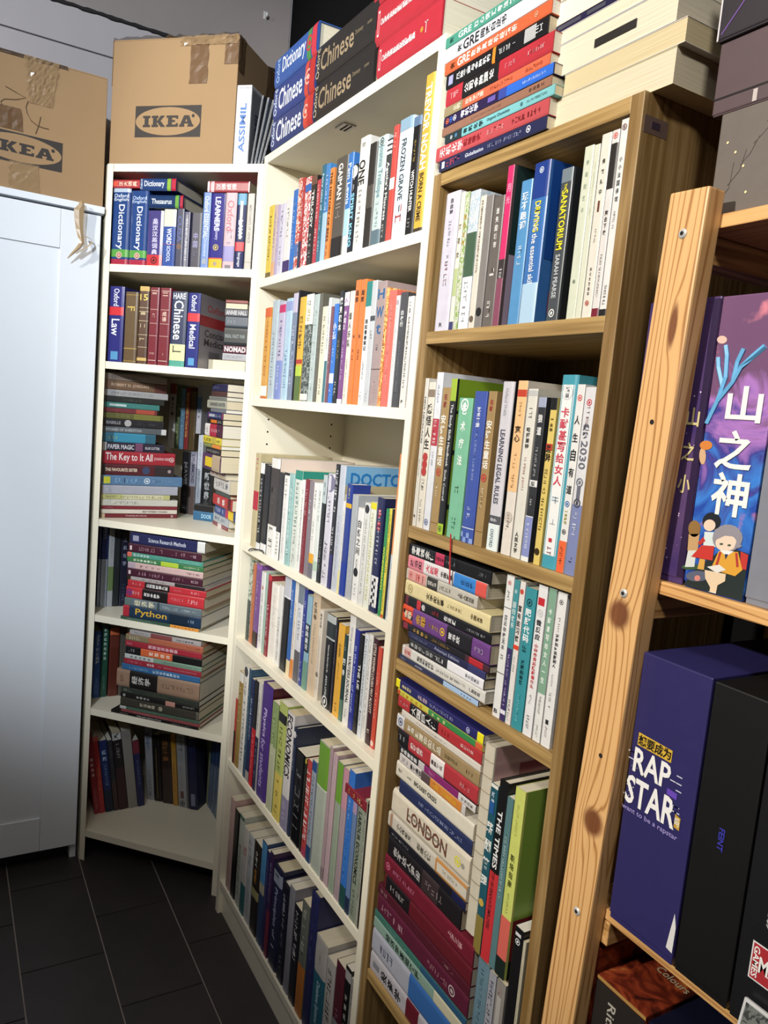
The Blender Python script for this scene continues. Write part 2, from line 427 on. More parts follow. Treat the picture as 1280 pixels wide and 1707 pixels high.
BOOKS = '''
M|U|.0453|.0345|1.7208|.1705|.004|.14|.|e8c92c|||slim yellow paperback, first from left, wide white case top shelf|l .1 .8 5a4a20 .35; b .93 1 6b5a2a
M|U|.0807|.0221|1.7208|.1668|.004|.14|.|cdb6a8|||slim beige and lilac paperback, second from left, wide white case top shelf|l .1 .6 8d6f80 .4; b .8 1 d8a878
M|U|.1037|.0151|1.7208|.1642|.004|.14|.|b9a6c4|||thin lilac paperback, third from left, wide white case top shelf|l .15 .7 f4f0f4 .45
M|U|.1197|.0331|1.7208|.1619|.004|.14|.|d4cfdf|||pale lilac paperback, fourth from left, wide white case top shelf|l .1 .5 77708f .4; l .6 .9 9d96b4 .3
M|U|.1547|.0399|1.7208|.166|.004|.14|.|e9e4df|||white paperback with purple foot, fifth from left, wide white case top shelf|l .12 .55 8a8a90 .3; b .84 1 3d2a63
M|U|.1972|.0232|1.7208|.1785|.004|.14|.|1b6fc4|||bright blue slim paperback, sixth from left, wide white case top shelf|l .15 .75 dfeaf6 .35
M|U|.2229|.0193|1.7208|.1988|.004|.14|.|c8452c||e9d8cc|orange red printed paperback, seventh from left, wide white case top shelf|l .1 .5 f3e8e0 .4; b .72 .86 4a6ea8
M|U|.2447|.0156|1.7208|.1954|.004|.14|.|b8322f|||red paperback with blue foot, eighth from left, wide white case top shelf|l .1 .6 f5ecec .45; b .7 1 27324e
M|U|.2619|.0321|1.7208|.1912|.004|.14|.|c43a3a||f0dcd8|red and white floral paperback, ninth from left, wide white case top shelf|b .08 .16 2f62a8; l .2 .8 fff0ea .4
M|U|.2948|.0295|1.7208|.1869|.004|.14|.|2a2826|||black paperback lettered TRILOGY in white, tenth from left, wide white case top shelf|t .16 .58 f2efe8 .42 TRILOGY; l .62 .93 cfc9c0 .35; b 0 .1 6a4a3c
M|U|.3273|.0174|1.7208|.1737|.004|.14|.|c2333f|||thin red paperback beside TRILOGY book, eleventh from left, wide white case top shelf|l .06 .9 f4e6e6 .5
M|U|.3462|.0185|1.7208|.1998|.004|.14|.|2f6f86|.15||glossy teal paperback, twelfth from left, wide white case top shelf|t .06 .5 d9ecf2 .5 Fairy tales of; l .52 .9 bcdce6 .4
M|U|.3661|.0217|1.7208|.1969|.004|.14|.|3d86c8|.12||glossy blue paperback, thirteenth from left, wide white case top shelf|b .5 1 a9c6d8; l .1 .5 e6f1fa .4
M|U|.3893|.0184|1.7208|.1835|.004|.14|.|ef8a32|||orange paperback lettered THE HISTORY OF BEES, twelfth from right, wide white case top shelf|t .04 .8 1c1814 .6 THE HISTORY OF BEES; l .84 .97 3a2a1c .4
M|UH|.4125|.056|1.7208|.195|.004|.16|.|575149|||thick dark grey hardback with vertical white name, eleventh from right, wide white case top shelf|t .06 .42 efece6 .45 GAIMAN; l .45 .7 8b8078 .5; b .8 1 1d1b1a; h .86 .9 e6e2dc .5
M|UH|.4699|.0226|1.7208|.1936|.004|.14|.|2574c2|||blue hardback fading to pale foot, tenth from right, wide white case top shelf|t .1 .5 e7f0f8 .6 Pam Lewis; b .55 .82 a9cfe0; b .82 1 d8d4cf
M|U|.4937|.0201|1.7208|.1666|.004|.14|.|17202c|||black paperback lettered SPIRIT KING, ninth from right, wide white case top shelf|t .32 .93 8fd4ea .62 SPIRIT KING; o .08 f0f0f0 .6; l .14 .3 d8d8d8 .35
M|UH|.5151|.0389|1.7208|.2098|.004|.17|.|e4e0d8|||thick off-white hardback with big black capitals, eighth from right, wide white case top shelf|t .2 .42 1c1c1c .8 ONE; l .46 .95 8f8b84 .35; l .05 .12 9b978f .4
M|UH|.557|.0302|1.7208|.1894|.004|.15|.|2b2826|||black hardback with torn jacket, seventh from right, wide white case top shelf|l .75 .78 bdb8b0 .3; b .4 .62 4a453f
M|UH|.5889|.0362|1.7208|.1928|.004|.17|.|c3d2d0|||pale grey green hardback, sixth from right, wide white case top shelf|t .08 .56 5f8a92 .6 Joanna Trollope; o .05 3a4a4e .2; l .6 .9 9fb4b4 .3; b .86 1 5b7078
M|U|.6262|.0199|1.7208|.1806|.004|.14|.|3b3d3e|||charcoal paperback with white stripes at head, fifth from right, wide white case top shelf|t .22 .78 f4f2ee .62 Agatha's Mistress; b .02 .05 e8e8e8; b .07 .1 e8e8e8; b .12 .15 e8e8e8; l .82 .96 c9c4be .4
M|U|.6472|.0168|1.7208|.1984|.004|.14|.|d4473c|||slim red paperback, fourth from right, wide white case top shelf|l .04 .2 f6ded8 .4; b .45 .55 f0e6e0
M|UH|.665|.0478|1.7208|.2014|.004|.15|.|dfe7ec|||thick white hardback lettered FROZEN GRAVE, third from right, wide white case top shelf|t .17 .68 32424c .62 FROZEN GRAVE; b 0 .1 8aa6b8; l .72 .94 b4413c .5
M|UH|.7138|.0264|1.7208|.1933|.004|.15|.|141518|||black hardback lettered WITCH HUNTER, second from right, wide white case top shelf|t .45 .8 f1efea .5 WITCH HUNTER; l .18 .38 c9a94a .25; b 0 .08 5f7896; l .85 .96 8f8b84 .4
M|UH|.7416|.0304|1.7208|.2519|.004|.15|.|e3b32a|||tall yellow hardback lettered BORN A CRIME, first from right, wide white case top shelf|t .06 .6 f7f2df .62 TREVOR NOAH; t .62 .93 3f3020 .5 BORN A CRIME; b .975 1 3a3020
M|U|.0613|.0407|1.4267|.2205|.006|.14|.|e2a33a|||yellow orange paperback with white foot label, first from left, wide white case second shelf|l .12 .8 c8742c .35; b .86 .97 f3efe9; b 0 .1 d8683a; b .98 1 c8683a
M|U|.1085|.0408|1.4267|.2345|.006|.14|.|b9c8cf|||pale blue grey paperback, second from left, wide white case second shelf|l .3 .9 7d8d96 .3;
M|U|.1537|.0374|1.4267|.2277|.006|.14|.|c4bcd4|||lilac paperback with magenta head label, third from left, wide white case second shelf|b .03 .11 c02f62; l .16 .6 5a5a86 .4; b .6 1 7f8ec4; l .65 .9 e9e9f6 .3
M|U|.1954|.0377|1.4267|.2319|.006|.14|.|b4d2e6|||pale blue paperback, fourth from left, wide white case second shelf|l .5 .9 4d7ea8 .4; b .03 .12 8f9cc8
M|U|.2363|.0267|1.4267|.2403|.006|.14|.|7f8ca6|||grey blue slim paperback, fifth from left, wide white case second shelf|b 0 .18 c3bcd0; l .3 .9 d9deea .5
M|U|.2646|.0079|1.4267|.2451|.006|.2|.|23232a|||thin black tall book behind yellow book, sixth from left, wide white case second shelf|l .2 .5 80808a .4
M|U|.2749|.0326|1.4267|.2283|.006|.14|.|efb71f|||yellow book with green plant foot, seventh from left, wide white case second shelf|v .18 .5 5a4716 .55 风之蚊子; b .66 .76 b7cc45; b .76 1 5b7038; b .6 .64 b3392d
M|U|.309|.0403|1.4267|.2307|.006|.17|.|3b4440||8f968f|dark collage paperback with white head, eighth from left, wide white case second shelf|b 0 .28 e6e6da; h .06 .1 38424a .7 12; l .12 .26 b7a84a .4; b .93 .99 e9e6d6
M|U|.3523|.0259|1.4267|.2275|.006|.18|.|b9c7c4|||pale green white tall paperback, ninth from left, wide white case second shelf|l .1 .9 e6eeea .4
M|U|.3804|.0162|1.4267|.2276|.006|.2|.|6a675a|||dark olive tall book, tenth from left, wide white case second shelf|l .2 .6 a9a592 .3
M|U|.3979|.0274|1.4267|.1984|.006|.14|.|ece3c6|||cream paperback with small black characters, eleventh from left, wide white case second shelf|l .1 .5 5a5244 .35; l .75 .95 6a6252 .3
M|U|.4267|.0127|1.4267|.2145|.006|.14|.|e6e8e2|||white paperback with teal foot, twelfth from left, wide white case second shelf|b .6 1 41737f; l .1 .5 6c7a7a .35
M|U|.4408|.0132|1.4267|.1956|.006|.14|.|824f58|||mauve brown paperback, thirteenth from left, wide white case second shelf|l .3 .6 e2c2c2 .4; l .65 .9 c49a9c .3
M|U|.4553|.0201|1.4267|.1996|.006|.14|.|2478d8|||vivid blue paperback with large white characters, fourteenth from left, wide white case second shelf|v .18 .36 fafcff .75 小孩; l .4 .6 cfe3fa .3; b .7 .8 dfe6ea; l .85 .95 e6f0fb .35
M|U|.4767|.0209|1.4267|.2231|.006|.16|.|20242a|||black paperback with white character title, thirteenth from right, wide white case second shelf|v .05 .36 f4f4f0 .6 魔鬼积木; l .42 .6 c9b36a .3; l .8 .95 d8d8d4 .4
M|U|.4994|.021|1.4267|.2184|.006|.14|.|83488a|||purple paperback with white head, twelfth from right, wide white case second shelf|b 0 .12 efe9ee; v .04 .1 8a3f8c .7 人; v .16 .34 f2e6f2 .5 她的城; l .4 .8 e4c6e6 .35; b .96 1 f4eef4
M|U|.5222|.0193|1.4267|.2189|.006|.14|.|eee3cf|||cream paperback with large black characters, eleventh from right, wide white case second shelf|v .18 .5 2a2622 .6 谁人乐队; l .6 .95 8c8070 .25
M|U|.5433|.0206|1.4267|.2373|.006|.14|.|ee7a1c|||left of twin orange paperbacks, wide white case second shelf|v .08 .18 2a1a10 .6 局部; o .45 2a1a10 .15; l .55 .65 7a3a10 .3
M|U|.565|.0234|1.4267|.2361|.006|.14|.|ee7a1c|||right of twin orange paperbacks, wide white case second shelf|v .08 .18 2a1a10 .6 局部; o .45 2a1a10 .15; l .55 .65 7a3a10 .3
M|U|.5896|.0222|1.4267|.2299|.006|.14|.|e9e9e4|||white paperback with teal head, eighth from right, wide white case second shelf|b 0 .2 2f8079; v .3 .56 17181a .62 我的青春笔记; l .62 .8 5c5c5c .25; l .88 .98 7c7c7c .3
M|U|.6129|.0184|1.4267|.2294|.006|.15|.|c9cbcc|||pale grey paperback with narrow spine, seventh from right, wide white case second shelf|b .28 .32 44484c; l .38 .5 7c8488 .4; l .9 .97 7c8488 .3
M|U|.6324|.0336|1.4267|.2251|.006|.15|.|ab938e|||wide mauve grey book with huge blue letters, sixth from right, wide white case second shelf|h .06 .14 2c5f8e .6 H; h .2 .29 2c5f8e .6 W; h .34 .42 2c5f8e .6 t; l .5 .56 4c4c58 .2; b .7 .705 4a3a3a; l .8 .9 d8a0a0 .2
M|U|.667|.0092|1.4267|.2118|.006|.14|.|e98a34||f3c07a|orange patterned paperback with black script, fifth from right, wide white case second shelf|l .2 .6 2a1c14 .7; l .65 .95 c8541c .5
M|U|.6777|.0259|1.4267|.2052|.006|.14|.|ea6a58|||salmon red paperback, fourth from right, wide white case second shelf|l .12 .8 f2b0a4 .25
M|U|.7052|.0122|1.4267|.194|.006|.14|.|efeae6|||white slim paperback, third from right, wide white case second shelf|l .1 .7 9a948e .3; o .06 b8a0a8 .4
M|U|.7188|.0237|1.4267|.198|.006|.14|.|4b4b4e|||dark grey paperback, second from right, wide white case second shelf|v .15 .3 e6e6e2 .45 白夜行; l .4 .9 88888c .25
M|U|.7453|.0193|1.4267|.189|.006|.14|.|e8e2da|||white paperback with long black capitals, first from right, wide white case second shelf|l .05 .86 57514b .35; l .1 .8 8a847c .3; h .93 .96 3a3632 .3 P
M|U|.0622|.0344|1.0513|.2381|.006|.2|.|cdbb8c|||tan booklet with red tape, first from left, wide white case third shelf|b .4 .6 b8283a; l .05 .2 c84a58 .4
M|U|.1026|.0274|1.0513|.2175|.006|.15|.|1b1b1d|||black paperback with white head, second from left, wide white case third shelf|b 0 .12 f1efec; l .15 .85 d8d6d2 .5; b .92 1 e8e6e2
M|U|.1319|.038|1.0513|.2158|.006|.15|.|26262a|||black paperback with white foot, third from left, wide white case third shelf|l .6 .66 f0f0f0 .5; b .9 1 efebe6
M|U|.1718|.0536|1.0513|.2366|.006|.2|.|453f3d|||dark grey book with patterned white foot, fourth from left, wide white case third shelf|b 0 .1 e9e6df; b .68 1 ece8e0; l .7 .98 8a867f .5; l .3 .5 6f6862 .5; cb 0 .3 .002 .2 e6d2c4
M|U|.228|.0262|1.0513|.2071|.006|.15|.|38373a|||charcoal paperback with white foot, fifth from left, wide white case third shelf|b .68 1 f0ece4; l .7 .97 8a867f .5
M|U|.2585|.0296|1.0513|.2105|.006|.15|.|f1eee8|||white paperback next to teal one, sixth from left, wide white case third shelf|l .06 .3 7f7a76 .35; l .4 .9 b9b4ae .25; b 0 .03 2e2c2a
M|U|.2899|.028|1.0513|.2107|.006|.15|.|9cc6c0|||pale teal paperback, seventh from left, wide white case third shelf|l .1 .9 e9f6f4 .45
M|U|.3202|.0389|1.0513|.2223|.006|.2|.|dfe4d8|||wide pale green paperback with teal head, eighth from left, wide white case third shelf|cb 0 .1 .002 .2 2f8a78; b 0 .09 2f8a78; l .12 .6 5a8c80 .4; l .6 .95 a9b0a4 .3
M|U|.3607|.017|1.0513|.2043|.006|.15|.|f2f0ea|||thin white paperback beside dark red book, ninth from left, wide white case third shelf|l .1 .9 55524e .35
M|U|.3792|.0196|1.0513|.2081|.006|.15|.|8a2430|||dark red paperback, tenth from left, wide white case third shelf|l .1 .4 e6c8c8 .4; l .45 .9 c48a8c .3
M|U|.4003|.0222|1.0513|.2077|.006|.15|.|8b7f86|||mauve grey paperback, eleventh from left, wide white case third shelf|l .2 .4 e4dce2 .4
M|U|.424|.0223|1.0513|.2061|.006|.15|.|f1eee6|||white paperback with yellow spot, twelfth from left, wide white case third shelf|l .08 .3 5a5a5c .4; l .4 .6 8c8c8c .3; b .74 .84 eaa928; b .84 1 6d6c74
M|U|.4477|.019|1.0513|.2073|.006|.15|.|e6ebe4|||white paperback with pale green foot, thirteenth from left, wide white case third shelf|l .08 .4 5c6660 .35; b .8 .9 b4ccb4
M|U|.4681|.0193|1.0513|.2275|.006|.17|.|202224|||black book with pale head, fourteenth from left, wide white case third shelf|b 0 .26 b9c4c4; l .06 .22 4c5456 .5; l .6 .9 a9a9a4 .4
M|U|.4888|.0308|1.0513|.2327|.006|.18|.|dcd8e2|||lilac white thick paperback, fourteenth from right, wide white case third shelf|o .08 7c7890 .6; l .2 .45 4f4c60 .4; l .6 .95 5a5668 .45
M|U|.5216|.0169|1.0513|.2548|.006|.18|.|2a2a30|||black slim book with white lettering, thirteenth from right, wide white case third shelf|l .03 .4 e8e8e8 .6; b .72 1 36346a; l .5 .7 d8d8d8 .5
M|U|.5398|.0261|1.0513|.2549|.006|.22|.|c9cdd8|||tall grey white cover lettered in big blue capitals, twelfth from right, wide case third shelf|l .4 .9 7c8290 .2; cb .0 .15 .0 .22 7fb0d2; cb .15 .22 .0 .22 b8ab86; cb .22 .9 0 .22 d6cfb8; ct .05 .15 .012 .15 2076b8 DOCTOR
M|U|.5671|.0087|1.0513|.1857|.006|.15|.|eeece6|||thin white paperback at its right, eleventh from right, wide white case third shelf|l .1 .9 77757a .35; b .75 1 e6dc9a
M|U|.5771|.0238|1.0513|.2218|.006|.04|.|1f3b98|||navy paperback with yellow band, tenth from right, wide white case third shelf|b .17 .21 e0b022; b .7 1 1f3b98; l .03 .14 d8c870 .3
M|U|.6027|.0237|1.0513|.2045|.006|.15|.|b4b8bc|||grey paperback, ninth from right, wide white case third shelf|l .6 .9 dfe2e4 .25
M|U|.6293|.0247|1.0513|.1825|.006|.15|.|f2f0ec|||white paperback with large dark characters, eighth from right, wide white case third shelf|v .12 .5 46464a .6 自然之间; l .52 .64 77777a .3; o .68 1c1c1c .35; l .8 .95 8a8a8c .3
M|U|.6557|.0207|1.0513|.1959|.006|.15|.|e6e6e0|||white thick paperback, seventh from right, wide white case third shelf|o .06 34343a .4; l .15 .9 86868c .3
M|U|.678|.0212|1.0513|.1997|.006|.15|.|eef0e0|||yellow edged white paperback, sixth from right, wide white case third shelf|b 0 .06 e8dc2c; l .1 .95 c9c234 .35
M|U|.7008|.0269|1.0513|.2121|.006|.15|.|232a58|||navy paperback with checkered foot, fifth from right, wide white case third shelf|v .08 .3 d8342c .5 多恩; l .1 .6 dfe2f0 .35; b .68 .95 e8e8e8; k .68 .95 16161c
M|U|.736|.0102|1.0513|.1961|.006|.15|.|2f9a58|||slim green paperback, fourth from right, wide white case third shelf|t .35 .75 e8f03a .6 WONDERBEACH; l .78 .95 bfe6c8 .4
M|U|.7472|.0091|1.0513|.1977|.006|.15|.|f0e03c|||slim yellow paperback, third from right, wide white case third shelf|l .05 .6 3a3414 .6; l .7 .95 3a3414 .5; b .97 1 c8542c
M|U|.7572|.007|1.0513|.1978|.006|.15|.|1c1c1e|||slim black paperback, second from right, wide white case third shelf|l .1 .9 77777a .3
M|U|.7652|.0118|1.0513|.2964|.006|.22|.|f0924a|||tall orange book at right end, first from right, wide white case third shelf|b .6 1 c9d2de; l .05 .12 c8642a .4; l .65 .98 6a6a8c .4
M|U|.036|.0224|.7944|.2159|.02|.14|.|c9d2bc||4a5a48|slim green white collage book, first from left, wide white case fourth shelf|b .5 1 3a4440; l .1 .4 e8ece0 .4
M|U|.0614|.0209|.7944|.2107|.02|.14|.|c8703c|||orange brown paperback, second from left, wide white case fourth shelf|l .15 .6 e8b890 .35
M|U|.0843|.0349|.7944|.2153|.02|.14|.|7d4e94|||purple paperback with dark foot, third from left, wide white case fourth shelf|b 0 .06 8f5aa6; b .82 1 3a2a20; l .2 .6 d4b4e0 .3
M|U|.1231|.0282|.7944|.2028|.02|.14|.|eeece6|||white paperback with small red mark, fourth from left, wide white case fourth shelf|o .2 c83a3a .2; l .25 .9 8c8a86 .3
M|U|.1532|.0147|.7944|.208|.02|.14|.|a9c4b2|||pale green slim paperback, fifth from left, wide white case fourth shelf|l .1 .6 e6f0ea .35
M|U|.1707|.0208|.7944|.2044|.02|.14|.|96222e|||dark red paperback, sixth from left, wide white case fourth shelf|b 0 .06 c83440; l .3 .9 f0d8d8 .5
M|U|.1933|.0473|.7944|.1914|.02|.14|.|f0e8dc|.8||cream book with fanned page edges, seventh from left, wide white case fourth shelf|l .06 .6 c9beb0 .2; b .3 .31 d4c8ba; b .52 .53 d4c8ba
M|U|.2423|.0254|.7944|.1973|.02|.14|.|efebe4|||white paperback, eighth from left, wide white case fourth shelf|l .4 .95 77736c .35
M|U|.2727|.0392|.7944|.225|.02|.17|.|1a1a1c|||black paperback with grey head, ninth from left, wide white case fourth shelf|b 0 .2 c3c3ca; b .2 .22 e4e4e8
M|U|.3135|.0206|.7944|.2254|.02|.14|.|2366b8|||blue paperback with cream foot, tenth from left, wide white case fourth shelf|b .84 1 ead6a8; l .1 .4 d4e4f6 .4
M|U|.3357|.0179|.7944|.2248|.02|.14|.|e9e4da|||white paperback with orange foot, eleventh from left, wide white case fourth shelf|b .8 1 e08a3c; l .2 .7 e0a070 .4
M|U|.3551|.0288|.7944|.2277|.02|.14|.|e2e2e6|||white paperback with grey head and foot, twelfth from left, wide white case fourth shelf|b 0 .2 77818c; b .68 1 5f5c60; l .25 .6 9aa0b0 .4
M|U|.3868|.017|.7944|.2219|.02|.14|.|2a3a94|||dark blue paperback, thirteenth from left, wide white case fourth shelf|l .12 .5 c8d0f0 .5; l .75 .95 e8ecff .4
M|U|.4053|.0239|.7944|.2125|.02|.14|.|8db8cc|||pale blue green paperback, fourteenth from left, wide white case fourth shelf|b .3 .6 24303a; v .31 .58 f0f4f6 .6 时间简记; b .7 1 6f9a86
M|U|.432|.0384|.7944|.2254|.02|.2|.|d8bf9e|||tan thick paperback with black characters, thirteenth from right, wide white case fourth shelf|v .08 .26 4a3020 .4 杨洪春; l .3 .7 a88f70 .2
M|U|.4725|.0183|.7944|.1973|.02|.16|.|e6dac8|||cream slim paperback with dark edge, twelfth from right, wide white case fourth shelf|v .04 .2 6a5a4a .5 现代汉语; l .3 .9 b09c88 .25; o .72 2a2420 .3
M|U|.508|.0412|.7944|.1993|.02|.17|.|15171b|||black and white photo thriller, large white capitals, eleventh from right, wide white case fourth shelf|b 0 .26 b4bab8; b .08 .24 2c3436; t .32 .62 f2f2ee .42 Where the Devil Can't Go; t .65 .9 c9cdd0 .42 ANYA LIPSKA; o .95 e0e0e0 .3
M|U|.5511|.01|.7944|.1981|.02|.14|.|232128|||thin black paperback beside yellow book, tenth from right, wide white case fourth shelf|l .1 .9 9a8ab0 .4
M|U|.563|.0281|.7944|.1931|.02|.14|.|f4b51a|||bright yellow paperback with black characters, ninth from right, wide white case fourth shelf|v .2 .36 2a1c0c .55 小王子; l .4 .6 8a5a10 .2; l .85 .95 8a5a10 .3
M|U|.5929|.0149|.7944|.1782|.02|.14|.|24403f|||dark teal paperback, eighth from right, wide white case fourth shelf|v .25 .5 f0f4f0 .7 四季; b .75 1 5c7f6c; l .1 .2 bcd0cc .4
M|U|.6089|.0244|.7944|.2229|.02|.14|.|f1efe9|||white paperback with black handwriting, seventh from right, wide white case fourth shelf|t .1 .34 a0a0a4 .4 Writing music; t .36 .8 26262a .6 WRITERS JOURNAL; l .85 .95 8a8a8c .3
M|U|.6345|.0193|.7944|.2018|.02|.14|.|23309a|||navy blue paperback, sixth from right, wide white case fourth shelf|t .1 .9 b4c0f0 .4 in the town of words
M|U|.6549|.0177|.7944|.1971|.02|.14|.|17171b|||black paperback, fifth from right, wide white case fourth shelf|t .3 .55 f0f0f0 .5 THE LIE; l .6 .9 6a6a70 .3
M|U|.6743|.0152|.7944|.2046|.02|.14|.|dfe6ec|||pale blue white paperback, fourth from right, wide white case fourth shelf|l .05 .9 46505c .5
M|U|.6906|.0154|.7944|.2087|.02|.14|.|efece8|||white paperback next to dark brown book, third from right, wide white case fourth shelf|l .05 .9 8a8680 .35
M|U|.7081|.0182|.7944|.2056|.02|.14|.|45222a|||dark brown paperback lettered LITTLE WOMEN, second from right, wide white case fourth shelf|t .05 .7 e8d8c8 .5 LITTLE WOMEN  LOUISA MAY ALCOTT; l .85 .92 e8d8c8 .5
M|U|.7279|.0143|.7944|.1948|.02|.14|.|e04a30|||bright red slim paperback at right end, first from right, wide white case fourth shelf|l .25 .7 f8d0c4 .4; o .95 f0d0c0 .4
M|U|.0416|.0129|.456|.1785|.004|.14|.|c8402c|||slim orange red paperback, first from left, wide white case fifth shelf|b .5 1 2a2420
M|U|.057|.0303|.456|.2593|.004|.18|.|a8873c|||tan yellow paperback, second from left, wide white case fifth shelf|b 0 .1 e8e4da; l .15 .6 e4d8a8 .4
M|U|.0897|.0331|.456|.2867|.004|.18|.|e9e5dc|||white paperback with grey lettering, third from left, wide white case fifth shelf|l .15 .9 5a564e .45; o .05 4a4a4a .4
M|U|.1252|.0167|.456|.2886|.004|.16|.|35566e|||slim steel blue paperback, fourth from left, wide white case fifth shelf|l .2 .8 b4c8d4 .4
M|U|.1443|.0223|.456|.2698|.004|.16|.|22305a|||navy paperback with pale lettering, fifth from left, wide white case fifth shelf|l .1 .6 b8c4dc .5; b .9 1 a9a6a0
M|U|.169|.0252|.456|.2749|.004|.14|.|1c1d22|||black paperback with red lower half, sixth from left, wide white case fifth shelf|b .45 1 c02430; l .5 .9 e8b0b0 .3
M|U|.1976|.0191|.456|.2781|.004|.16|.|d8d4cc|||white and navy slim book, seventh from left, wide white case fifth shelf|b .5 1 28284a; l .1 .45 6a6a74 .4; l .55 .9 b0b0c8 .4
M|UH|.22|.0615|.456|.2878|.004|.24|.|4c2c86|||thick purple hardback, eighth from left, wide white case fifth shelf|t .2 .45 d4c4f0 .4 Physics; t .47 .9 b8a8dc .4 for students; cb 0 1 0 .24 4a1420
M|U|.2898|.0368|.456|.2658|.004|.2|.|8da468|||pale green paperback, ninth from left, wide white case fifth shelf|b .4 1 b9bca0; l .1 .5 d0dcb4 .3
M|U|.3307|.0451|.456|.2804|.004|.2|.|b4c262|||yellow green paperback with dark label, tenth from left, wide white case fifth shelf|b .08 .16 23232a; l .2 .6 4a4a30 .4; b .6 1 d4c060; l .65 .95 7a6a20 .4
M|U|.3796|.0394|.456|.2762|.004|.24|.|dcd8d8|||thick white textbook lettered ECONOMICS, eleventh from left, wide white case fifth shelf|t .02 .55 1f1f24 .75 ECONOMICS; b .72 1 8a84a0; l .76 .96 c9c6da .4
M|UH|.4217|.0155|.456|.2541|.004|.24|.|26304c|||navy tall hardback with small label, twelfth from left, wide white case fifth shelf|o .06 d8d8d8 .5; l .15 .4 a8b0c4 .4
M|U|.439|.051|.456|.212|.004|.2|.|16161a|.15||thick black book in shiny wrap, thirteenth from left, wide white case fifth shelf|l .2 .9 6a6a70 .6
M|U|.4926|.0077|.456|.2121|.004|.16|.|2a2c20|||thin dark book with yellow head, thirteenth from right, wide white case fifth shelf|b 0 .05 c0b040; l .1 .9 7a7a6a .4
M|U|.5028|.0217|.456|.2164|.004|.18|.|c23c3c|||red book with white zigzag lettering, twelfth from right, wide white case fifth shelf|l .1 .9 f0e6e6 .9; b .92 1 a83a5c
M|U|.5262|.0212|.456|.2252|.004|.18|.|9aa4b4|||grey book with navy ends, eleventh from right, wide white case fifth shelf|b 0 .1 2c4c86; l .15 .8 5a6478 .5; b .84 1 26406c
M|U|.5506|.0486|.456|.2793|.004|.2|.|b2bcae|.25||green topped plastic file, tenth from right, wide white case fifth shelf|b 0 .33 6c9a38; b .33 .34 d0d8cc
M|U|.6015|.0136|.456|.2872|.004|.18|.|b49aa0|.25||pinkish grey plastic file, ninth from right, wide white case fifth shelf|b .9 1 8a7a80
M|U|.6167|.0193|.456|.2805|.004|.18|.|c8aab2|.25||pale pink plastic file, eighth from right, wide white case fifth shelf|l .1 .2 e8d0d8 .3
M|U|.6389|.0238|.456|.2738|.004|.2|.|9fae98|.25||narrow green topped plastic file, seventh from right, wide white case fifth shelf|b 0 .3 6fa038
M|U|.6649|.0218|.456|.2725|.004|.18|.|b49ca4|.25||rose grey plastic file, sixth from right, wide white case fifth shelf|b 0 .3 c490a0
M|U|.6887|.0232|.456|.2786|.004|.2|.|1f74d4|||vivid blue textbook with dark foot, fifth from right, wide white case fifth shelf|b .84 1 24504c; l .1 .35 b8d8f8 .3; l .4 .8 7ab0ec .3
M|U|.7133|.016|.456|.2266|.004|.16|.|6a86b4|||lilac blue paperback, fourth from right, wide white case fifth shelf|b 0 .1 a890b0; b .85 1 22304a
M|U|.7319|.0247|.456|.248|.004|.18|.|8f9a88|||grey green textbook with black capitals, third from right, wide white case fifth shelf|t .12 .7 1f241f .5 LABOUR ECONOMICS; l .75 .95 5a6458 .4
M|U|.758|.009|.456|.2526|.004|.18|.|a9ad9c|||pale olive textbook with black lettering, second from right, wide white case fifth shelf|l .1 .8 2c302a .6
M|U|.7675|.0105|.456|.2488|.004|.15|.|241a1a|||dark brown slim book at right end, first from right, wide white case fifth shelf|l .2 .6 6a5a54 .3
M|F|.6761|.0213|.6832|.0892|.003|.17|.|8e2030|||dark red book lying flat across the textbooks at right end, wide white case fifth shelf|l .2 .5 d8a860 .5; l .55 .9 e0c080 .6; b 0 .04 c8a0a0
M|U|.0478|.0338|.1021|.2588|.006|.18|.|cfa8a0|||pink slim paperback, first from left, wide white case bottom shelf|l .1 .6 e8ccc4 .4
M|U|.0851|.0362|.1021|.2437|.006|.16|.|141415|||black slim book, second from left, wide white case bottom shelf|l .1 .3 3a3a3c .3
M|U|.1248|.0328|.1021|.2499|.006|.18|.|bcc0b4|||pale grey green textbook, third from left, wide white case bottom shelf|l .3 .9 4a504a .5; b 0 .04 4a6a58
M|U|.1598|.034|.1021|.2344|.006|.17|.|d4cfc8|||white paperback with red scribble and teal foot, fourth from left, wide white case bottom shelf|l .2 .4 b82c34 .8; b .65 1 2f6a70
M|U|.1971|.034|.1021|.2346|.006|.18|.|c4c8cc|||pale grey paperback with grey lettering, fifth from left, wide white case bottom shelf|l .06 .35 5a6068 .6; l .5 .9 a0a4a8 .3
M|U|.2343|.0481|.1021|.2368|.006|.18|.|2a2420|||dark brown book with bright characters, sixth from left, wide white case bottom shelf|v .08 .26 d8d4cc .5 少有人; v .28 .45 d0903a .5 走的路; b .5 .6 a09a6a
M|U|.2854|.0305|.1021|.2652|.006|.2|.|2b4a74|||blue hardback with light blue head, seventh from left, wide white case bottom shelf|b 0 .4 4b88b8; b .4 .5 b0a890
M|U|.3179|.0173|.1021|.2564|.006|.17|.|2c2c64|||slim indigo paperback, eighth from left, wide white case bottom shelf|l .1 .6 8a8ac0 .4
M|U|.338|.0217|.1021|.2656|.006|.16|.|3a2450|||dark violet paperback, ninth from left, wide white case bottom shelf|b .55 1 7a2840; l .1 .5 a090c0 .4
M|UH|.3634|.0508|.1021|.2504|.006|.2|.|1e2244|||thick navy textbook with grey label, tenth from left, wide white case bottom shelf|b .04 .16 8a90a4; l .05 .15 3a4058 .5; t .2 .7 a8b0d4 .4 Principles of; l .72 .8 a8b0d4 .4
